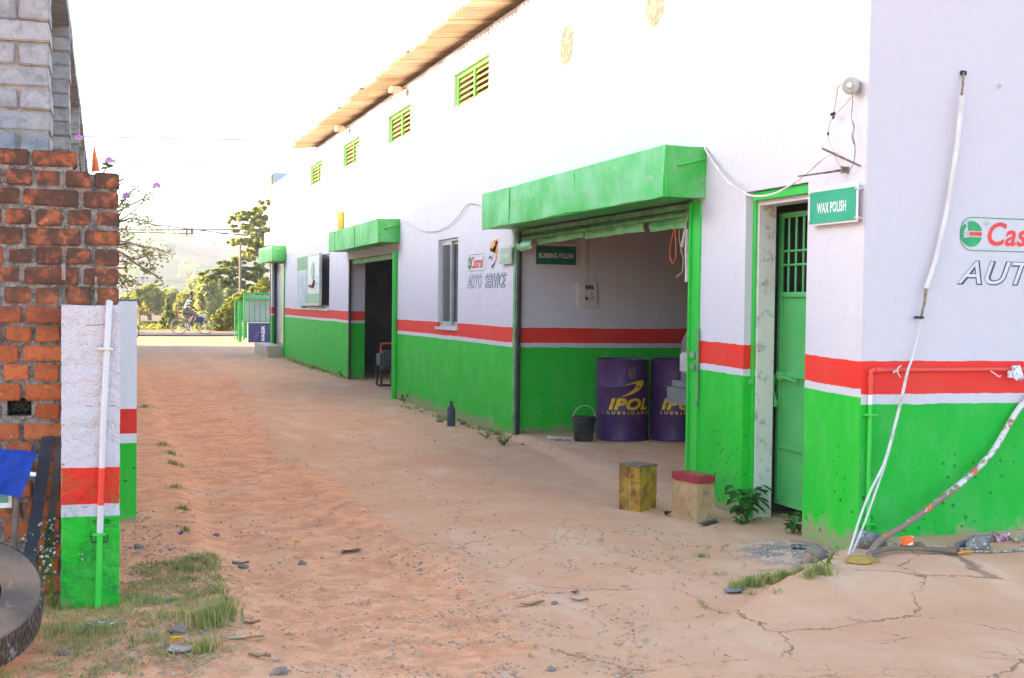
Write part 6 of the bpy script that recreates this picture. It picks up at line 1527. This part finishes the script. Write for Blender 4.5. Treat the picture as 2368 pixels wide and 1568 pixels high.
pts = [V(.27, 0, 1.02), V(.33, 0, 1.18), V(.42, 0, 1.36), V(.46, 0, 1.46), V(.50, 0, 1.53), V(.52, 0, 1.62), V(.53, 0, 1.72),
       V(.42, -.17, 1.40), V(.52, -.23, 1.18), V(.74, -.24, 1.00), V(.80, -.23, .97),
       V(.42, .17, 1.40), V(.52, .23, 1.18), V(.74, .24, 1.00), V(.80, .23, .97),
       V(.28, -.09, .98), V(.62, -.12, .86), V(.52, -.11, .48), V(.50, -.11, .38), V(.62, -.11, .34),
       V(.28, .09, .98), V(.58, .12, .74), V(.40, .11, .30), V(.36, .11, .18), V(.48, .11, .15)]
ed = [(0, 1), (1, 2), (2, 3), (3, 4), (4, 5), (5, 6), (2, 7), (7, 8), (8, 9), (9, 10), (2, 11), (11, 12), (12, 13), (13, 14), (0, 15), (15, 16), (16, 17), (17, 18), (18, 19), (0, 20), (20, 21), (21, 22), (22, 23), (23, 24)]
rad = [(.13, .10), (.13, .10), (.13, .11), .07, .055, (.095, .08), (.085, .075), .055, .042, .033, .03, .055, .042, .033, .03, .085, .065, .045, .035, .03, .085, .065, .045, .035, .03]
pr = thing('person', 'person in a green and white striped shirt riding a bicycle along the road', 'person', (ro.x + .3, Yb, ro.z))
skin_body('b', pts, ed, rad, 'skin').build('body', 'skin', pr, smooth=True)
sh_ = [V(.27, 0, 1.03), V(.33, 0, 1.18), V(.42, 0, 1.36), V(.455, 0, 1.44), V(.42, -.17, 1.40), V(.47, -.21, 1.27), V(.42, .17, 1.40), V(.47, .21, 1.27)]
sm_ = NT('striped shirt'); z_ = sm_.xyz()[2]
w_ = sm_.math('SINE', sm_.math('MULTIPLY', z_, 48)); c_ = sm_.mix(sm_.ramp(w_, -.2, .2), (.03, .22, .10), (.62, .66, .55)); sm_.fin(c_, .9)
skin_body('s', sh_, [(0, 1), (1, 2), (2, 3), (2, 4), (4, 5), (2, 6), (6, 7)], [(.155, .125), (.15, .12), (.15, .13), .085, .08, .065, .08, .065], 'shirt').build('shirt', sm_.m, pr, smooth=True)
tr_ = [V(.27, 0, 1.0), V(.28, -.09, .97), V(.62, -.12, .86), V(.57, -.12, .66), V(.28, .09, .97), V(.58, .12, .74), V(.50, .12, .52)]
skin_body('t', tr_, [(0, 1), (1, 2), (2, 3), (0, 4), (4, 5), (5, 6)], [(.14, .12), .10, .08, .065, .10, .08, .065], 'tr').build('trousers', pm('grey brown trousers', (.16, .12, .11)), pr, smooth=True)
bm = bmesh.new(); bmesh.ops.create_icosphere(bm, subdivisions=3, radius=.108)
for v in bm.verts: v.co = Vector((v.co.x * 1.05, v.co.y * .86, v.co.z * 1.02)) + noise.noise_vector(v.co * 30) * .006 + V(.512, 0, 1.715)
bmesh.ops.delete(bm, geom=[v for v in bm.verts if v.co.x > ro.x + .565 and v.co.z < ro.z + 1.74 or v.co.z < ro.z + 1.64], context='VERTS'); bm.verts.index_update()
b = MB(); b.add([v.co.copy() for v in bm.verts], [tuple(v.index for v in f.verts) for f in bm.faces]); bm.free(); b.build('hair', 'black', pr, smooth=True)
b = MB(); 
for s_ in (-1, 1): b.lathe(tuple(V(.605, .032 * s_, 1.69)), [(0, .006), (.009, 0), (0, -.002)], 8, 'x')
b.build('eyes', pm('eye white', (.5, .5, .48)), pr)

# fence across the road
Yf = 60.5
fe = thing('wooden_fence', 'rickety fence of reddish poles beyond the far road', 'fence', (onY(380, 760, Yf).x, Yf, .1))
b = MB(); p = [onY(x, y, Yf) for x, y in ((330, 722), (380, 721), (415, 722), (432, 727), (470, 731), (508, 736))]; b.tube(p, .045, 6); b.build('rail', pm('reddish pole', (.34, .15, .08), (.22, .12, .08), 6), fe)
b = MB(); p = [onY(x, y, Yf) for x, y in ((330, 745), (380, 744), (440, 744), (500, 742), (560, 744))]; b.tube(p, .035, 6); b.build('rail', pm('brown pole', (.22, .12, .08), (.14, .09, .07), 6), fe)
for x, yt, yb_ in ((407, 706, 764), (322, 712, 765), (448, 724, 765)):
    a = onY(x, yt, Yf); c = onY(x + 1, yb_, Yf); b = MB(); b.tube([a, Vector((c.x, Yf, 0))], .045, 6); b.build('post', pm('fence post brown', (.26, .13, .08)), fe)
b = MB(); b.tube([onY(440, 712, Yf - .2), onY(418, 765, Yf - .2)], .05, 6); b.build('prop', pm('fence prop', (.26, .14, .09)), fe)
b = MB(); b.tube([onY(556, 694, 59.), onY(513, 738, 59.)], .03, 6); solo(b, 'leaning_pole', pm('pole brown', (.30, .18, .12)), 'thin leaning pole in the bush left of the gate', 'pole')

# vegetation
def tree(label, cx_, Y, base_px, crown, trunk_pts, leafmat_, n_leaf, ls, group='trees at the end of the lane', tr_r=.12, name='tree', wiggle=0):
    """crown: list of (px,py,rx_px,ry_px) ellipses at depth Y"""
    root = onY(cx_, base_px, Y); t_ = thing(name, label, 'tree', (root.x, Y, 0), group)
    tb = MB(); P = [onY(x, y, Y) for x, y in trunk_pts]; P[0].z = min(P[0].z, -.1); tb.tube(P, [tr_r * (1 - .7 * i / max(1, len(P) - 1)) for i in range(len(P))], 8)
    lb = MB(); s_ = 1 / (F / (Y * 1.0 + .3 * root.x)); tot = sum(c[2] * c[3] for c in crown)
    for (px, py, rx, ry) in crown:
        c = onY(px, py, Y + U(-1, 1) * rx * s_ * .5); near = min(P[1:], key=lambda q: (q - c).length)
        mid = (near + c) / 2 + Vector((U(-.1, .1), U(-.2, .2), -.1)) * rx * s_; tb.tube([near, mid, c], [tr_r * .30, tr_r * .2, tr_r * .08], 5)
        nb = 6
        for k in range(nb):
            e = c + Vector((U(-.9, .9) * rx * s_, U(-.9, .9) * rx * s_, U(-.4, .6) * ry * s_)); tb.tube([c, (c + e) / 2 + Vector((0, 0, .05)), e], [tr_r * .08, tr_r * .06, tr_r * .03], 4)
        n = int(n_leaf * rx * ry / tot)
        nc = max(5, n // 38)
        for k in range(nc):
            while True:
                q = Vector((U(-1, 1), U(-1, 1), U(-1, 1)))
                if q.length < 1: break
            cc_ = c + Vector((q.x * rx * s_, q.y * rx * s_, q.z * ry * s_)); leaves(lb, cc_, (rx * s_ * .16, rx * s_ * .16, ry * s_ * .24), n // nc, ls, .6)
    tb.build('trunk', 'bark', t_); lb.build('crown', leafmat_, t_); return t_
tree('layered grey green tree whose crown rises beside the far house end', 640, 64, 780,
     [(612, 470, 16, 7), (595, 482, 24, 8), (565, 497, 26, 9), (540, 508, 20, 8), (590, 510, 30, 10), (560, 528, 26, 10), (600, 540, 26, 12), (560, 555, 20, 10), (610, 575, 26, 14), (575, 590, 26, 12), (600, 500, 22, 10), (545, 560, 18, 8), (590, 560, 30, 14), (615, 530, 20, 14)],
     [(640, 790), (634, 680), (625, 600), (612, 540), (600, 490)], 'leaf', 8500, .17)
tree('low spreading umbrella tree reaching out left above the road', 630, 61, 780,
     [(560, 600, 22, 6), (545, 608, 22, 7), (520, 612, 22, 7), (500, 626, 22, 7), (480, 636, 20, 7), (535, 630, 24, 9), (560, 625, 24, 9), (510, 645, 26, 8), (470, 648, 12, 5), (545, 650, 22, 8), (580, 640, 24, 12), (600, 620, 20, 12), (530, 660, 22, 7), (565, 665, 22, 8)],
     [(632, 790), (630, 700), (600, 655), (570, 640), (540, 635), (510, 632)], 'leafd', 8500, .15)
tree('yellow green bushy tree behind the green gate', 600, 58, 780, [(560, 690, 26, 12), (590, 680, 26, 14), (610, 660, 22, 16), (540, 700, 18, 10), (600, 700, 30, 14)], [(600, 790), (598, 720), (585, 690)], 'leafy', 9000, .16, tr_r=.08)
tree('bright yellow bush beside the gate post', 525, 58.5, 780, [(520, 725, 18, 14), (508, 745, 24, 16), (535, 740, 14, 20), (500, 760, 26, 10), (530, 712, 12, 8)], [(522, 790), (520, 755), (520, 735)], 'leafy', 8000, .12, group='bushes across the road', tr_r=.05, name='bush')
tree('dark pointed shrub rising above the fence', 388, 60.2, 780, [(387, 692, 2.5, 8), (387, 700, 4, 8), (387, 708, 5.5, 8), (386, 716, 7, 8), (388, 724, 9, 8), (390, 734, 13, 10), (400, 742, 12, 10), (380, 744, 12, 10)], [(388, 790), (388, 740), (387, 700)], 'leafd', 3500, .13, group='bushes across the road', tr_r=.05, name='bush')
for k, (px, py, rx, ry, lm, lb) in enumerate(((340, 755, 18, 12, 'leaf', 'low shrub behind the fence just right of the pale pillar'), (375, 752, 18, 12, 'leafd', 'low shrub at the foot of the dark pointed shrub'), (415, 750, 22, 14, 'leaf', 'shrub behind the rear wheel of the ridden bicycle'), (447, 755, 20, 14, 'leafd', 'dark shrub behind the rider'), (478, 752, 20, 16, 'leafy', 'pale shrub behind the front wheel of the ridden bicycle'), (325, 762, 12, 8, 'leafd', 'lowest shrub touching the pale pillar in view'))):
    tree(lb, px, 61.5 + .3 * k, 785, [(px, py, rx, ry), (px - rx * .5, py + 6, rx * .6, ry * .6), (px + rx * .5, py + 5, rx * .6, ry * .6)], [(px, 790), (px, py + 4), (px, py)], lm, 2600, .12, group='bushes across the road', tr_r=.04, name='bush')
# hazy trees further out
for k, (px, py, rx, ry, Y, lm, lb) in enumerate(((345, 690, 34, 26, 105, 'leafy', 'hazy pale tree furthest left above the fence'), (395, 690, 30, 20, 125, 'leaf', 'hazy tree behind the dark pointed shrub'), (440, 700, 34, 24, 110, 'leafy', 'hazy yellowish tree behind the rider'), (482, 680, 28, 40, 95, 'leaf', 'tall hazy tree between rider and umbrella tree'), (530, 700, 36, 34, 100, 'leafd', 'hazy dark tree behind the yellow bush'), (310, 700, 30, 22, 120, 'leaf', 'hazy tree half hidden by the pale pillar'), (460, 660, 20, 14, 190, 'leaf', 'far hazy tree at the foot of the hill'))):
    S2 = Y / F; tree(lb, px, Y, 770, [(px, py, rx, ry), (px - rx * .6, py + ry * .3, rx * .6, ry * .6), (px + rx * .6, py + ry * .3, rx * .6, ry * .6), (px, py - ry * .5, rx * .6, ry * .5), (px, py + ry * .8, rx, ry * .6)], [(px, 765), (px, py + ry), (px, py)], lm, 5000, .42 * Y / 100, group='hazy trees beyond the road', tr_r=.25)
# wood on the hill edge and fields: one mass
wd = MB()
for k in range(260):
    x = U(0, 320); y = U(225, 620); z = hz(x, y) if y > 230 else -3
    if noise.noise(Vector((x * .02, y * .012, 3))) < -.05: continue
    h_ = U(2.5, 6); leaves(wd, (x, y, z + h_ * .6), (h_ * .8, h_ * .8, h_ * .6), 60, 1.6, .7)
for k in range(160):
    x = U(10, 330); y = 640 + U(-20, 20); h_ = U(3, 7); leaves(wd, (x, y, hz(x, y) + h_ * .5), (h_ * .8, h_ * .8, h_ * .6), 50, 1.8, .7)
o = wd.build('distant_wood', 'leafd', wn_=False); tag(o, 'scrubby woods scattered over the far hazy hills', 'wood', kind='stuff')
hg = MB()
for k in range(900):
    x = U(-6, 40); y = U(58.6, 64); leaves(hg, (x, y, .12 + .1), (.5, .4, .16), 9, .16, .8)
o = hg.build('undergrowth', 'leafy', wn_=False); tag(o, 'low scrubby undergrowth along the far side of the road', 'undergrowth', kind='stuff')

# left tree: long thin sprays
YT = 27.
lt = thing('tree', 'sparse leafy tree reaching over from behind the brick wall', 'tree', (onY(150, 700, YT).x, YT, 0))
tb = MB(); lb = MB(); tk = [onY(120, 800, YT), onY(150, 650, YT), onY(190, 560, YT), onY(230, 500, YT)]; tk[0].z = -.1; tb.tube(tk, [.12, .10, .07, .05], 8)
sprays = [[(230, 500), (275, 478), (300, 445), (322, 430), (345, 418)], [(230, 500), (270, 490), (310, 470), (340, 455), (335, 445)], [(200, 560), (260, 520), (300, 505), (345, 512), (365, 508)], [(200, 560), (265, 535), (290, 530), (300, 545)],
          [(190, 560), (260, 570), (300, 562), (330, 570), (365, 575), (400, 590)], [(190, 570), (270, 580), (310, 600), (345, 590), (380, 590)], [(300, 600), (330, 620), (365, 640), (375, 650)], [(190, 580), (260, 620), (285, 640), (310, 655), (330, 660)],
          [(260, 610), (280, 650), (295, 670)], [(270, 420), (285, 415), (300, 412)], [(240, 500), (272, 430), (290, 418)], [(270, 555), (290, 560), (310, 548)], [(330, 580), (345, 600), (350, 625)]]
for sp_ in sprays:
    P = [onY(x, y, YT + .3 * math.sin(x)) for x, y in sp_]; tb.tube(P, [.03 * (1 - .75 * i / (len(P) - 1)) for i in range(len(P))], 5)
    low = sp_[0][1] > 555 or sp_[-1][1] > 560
    for i in range(1, len(P)):
        for k in range(6 if low else 2):
            c = P[i - 1].lerp(P[i], U(0, 1)); e = c + Vector((U(-.18, .18), U(-.2, .2), U(-.16, .12))); tb.tube([c, e], .005, 3); leaves(lb, e, (.14, .14, .11), 5 if low else 2, .065, .5)
tb.build('trunk', pm('pale bark', (.30, .24, .17), (.20, .16, .11)), lt); lb.build('crown', leafmat('olive leaf', (.34, .38, .12), (.50, .44, .16), .55), lt)
# tiles poking out beyond the brick edge
b = MB(); a = onY(277, 607, YR + 1.2); 
b.box(tuple(onY(270, 622, 9.4)), tuple(onY(293, 618, 9.42))); b.box(tuple(onY(288, 621, 9.4)), tuple(onY(293, 603, 9.43))); b.box(tuple(onY(270, 606, 9.4)), tuple(onY(293, 603, 9.42))); b.box(tuple(onY(270, 640, 9.4)), tuple(onY(293, 635, 9.43)))
solo(b, 'meter_box', pm('reddish box', (.40, .20, .14), (.30, .16, .12)), 'small reddish bracket peeping out behind the red brick edge', 'bracket')

# overhead wires and board on the roof
def wire(px0, py0, px1, py1, Y, sag, r, label):
    a, b_ = onY(px0, py0, Y), onY(px1, py1, Y); P = [a.lerp(b_, k / 16) - Vector((0, 0, sag * math.sin(math.pi * k / 16))) for k in range(17)]
    b = MB(); b.tube(P, r, 5); return solo(b, 'overhead_wire', pm('wire grey', (.12, .12, .12)), label, 'wire', 'overhead wires across the lane end')
wire(-200, 303, 900, 326, 58, .1, .024, 'topmost overhead wire, crossing just above the pennant')
wire(-200, 360, 900, 375, 58, .1, .022, 'upper wire of the close pair below the topmost wire')
wire(-200, 362, 900, 381, 58, .1, .022, 'lower wire of the close pair below the topmost wire')
wire(-200, 530, 900, 528, 57, .05, .030, 'dark overhead wire carrying the hanging clip')
wire(100, 532, 900, 545, 57.5, .05, .020, 'thin overhead wire just under the one with the clip')
wire(60, 480, 700, 560, 56.5, .05, .028, 'overhead wire slanting down to the right through the others')
b = MB(); q = onY(437, 533, 57); b.box(q + Vector((-.14, -.05, -.25)), q + Vector((-.06, .05, .08)), .02); b.box(q + Vector((.06, -.05, -.18)), q + Vector((.18, .05, .1)), .02); solo(b, 'wire_clip', 'steel', 'rusty clip hanging on the dark overhead wire', 'clip')
b = MB(); b.tube([onY(555, 566, 58), Vector((onY(555, 690, 58).x, 58, 0))], .05, 8); solo(b, 'pole', 'steel', 'thin dark pole rising behind the green gate', 'pole')
Yk = yEnd + 1.5; kA, kB = onY(628, 445, Yk), onY(700, 402, Yk)
rbd = thing('roof_board', 'blue grey sheet board standing on the roof of the far end', 'board', (kA.x, Yk, kA.z))
b = MB(); b.box((kA.x, Yk, kA.z - .4), (kB.x, Yk + .04, kB.z)); b.build('board_sheet', pm('blue grey sheet', (.34, .40, .46), (.40, .44, .48), 1.), rbd)
b = MB()
for x in (kA.x + .02, kA.x + .45, kB.x - .1): b.box((x, Yk - .04, 3.5), (x + .05, Yk - .001, kB.z + .03))
b.build('board_frame', 'alu', rbd)

# ------------------------------------------------------------------ air
hzb = MB(); hzb.box((-900, -60, -140), (1400, 1100, 44)); ho = hzb.build('haze', bpy.data.materials.new('haze')); hm = ho.data.materials[0]; hm.use_nodes = True
ht_ = hm.node_tree; ht_.nodes.remove(ht_.nodes['Principled BSDF']); pv = ht_.nodes.new('ShaderNodeVolumePrincipled')
pv.inputs['Color'].default_value = (.93, .95, 1, 1); pv.inputs['Density'].default_value = .00055; pv.inputs['Anisotropy'].default_value = .3
ht_.links.new(pv.outputs[0], ht_.nodes['Material Output'].inputs['Volume']); tag(ho, kind='stuff')
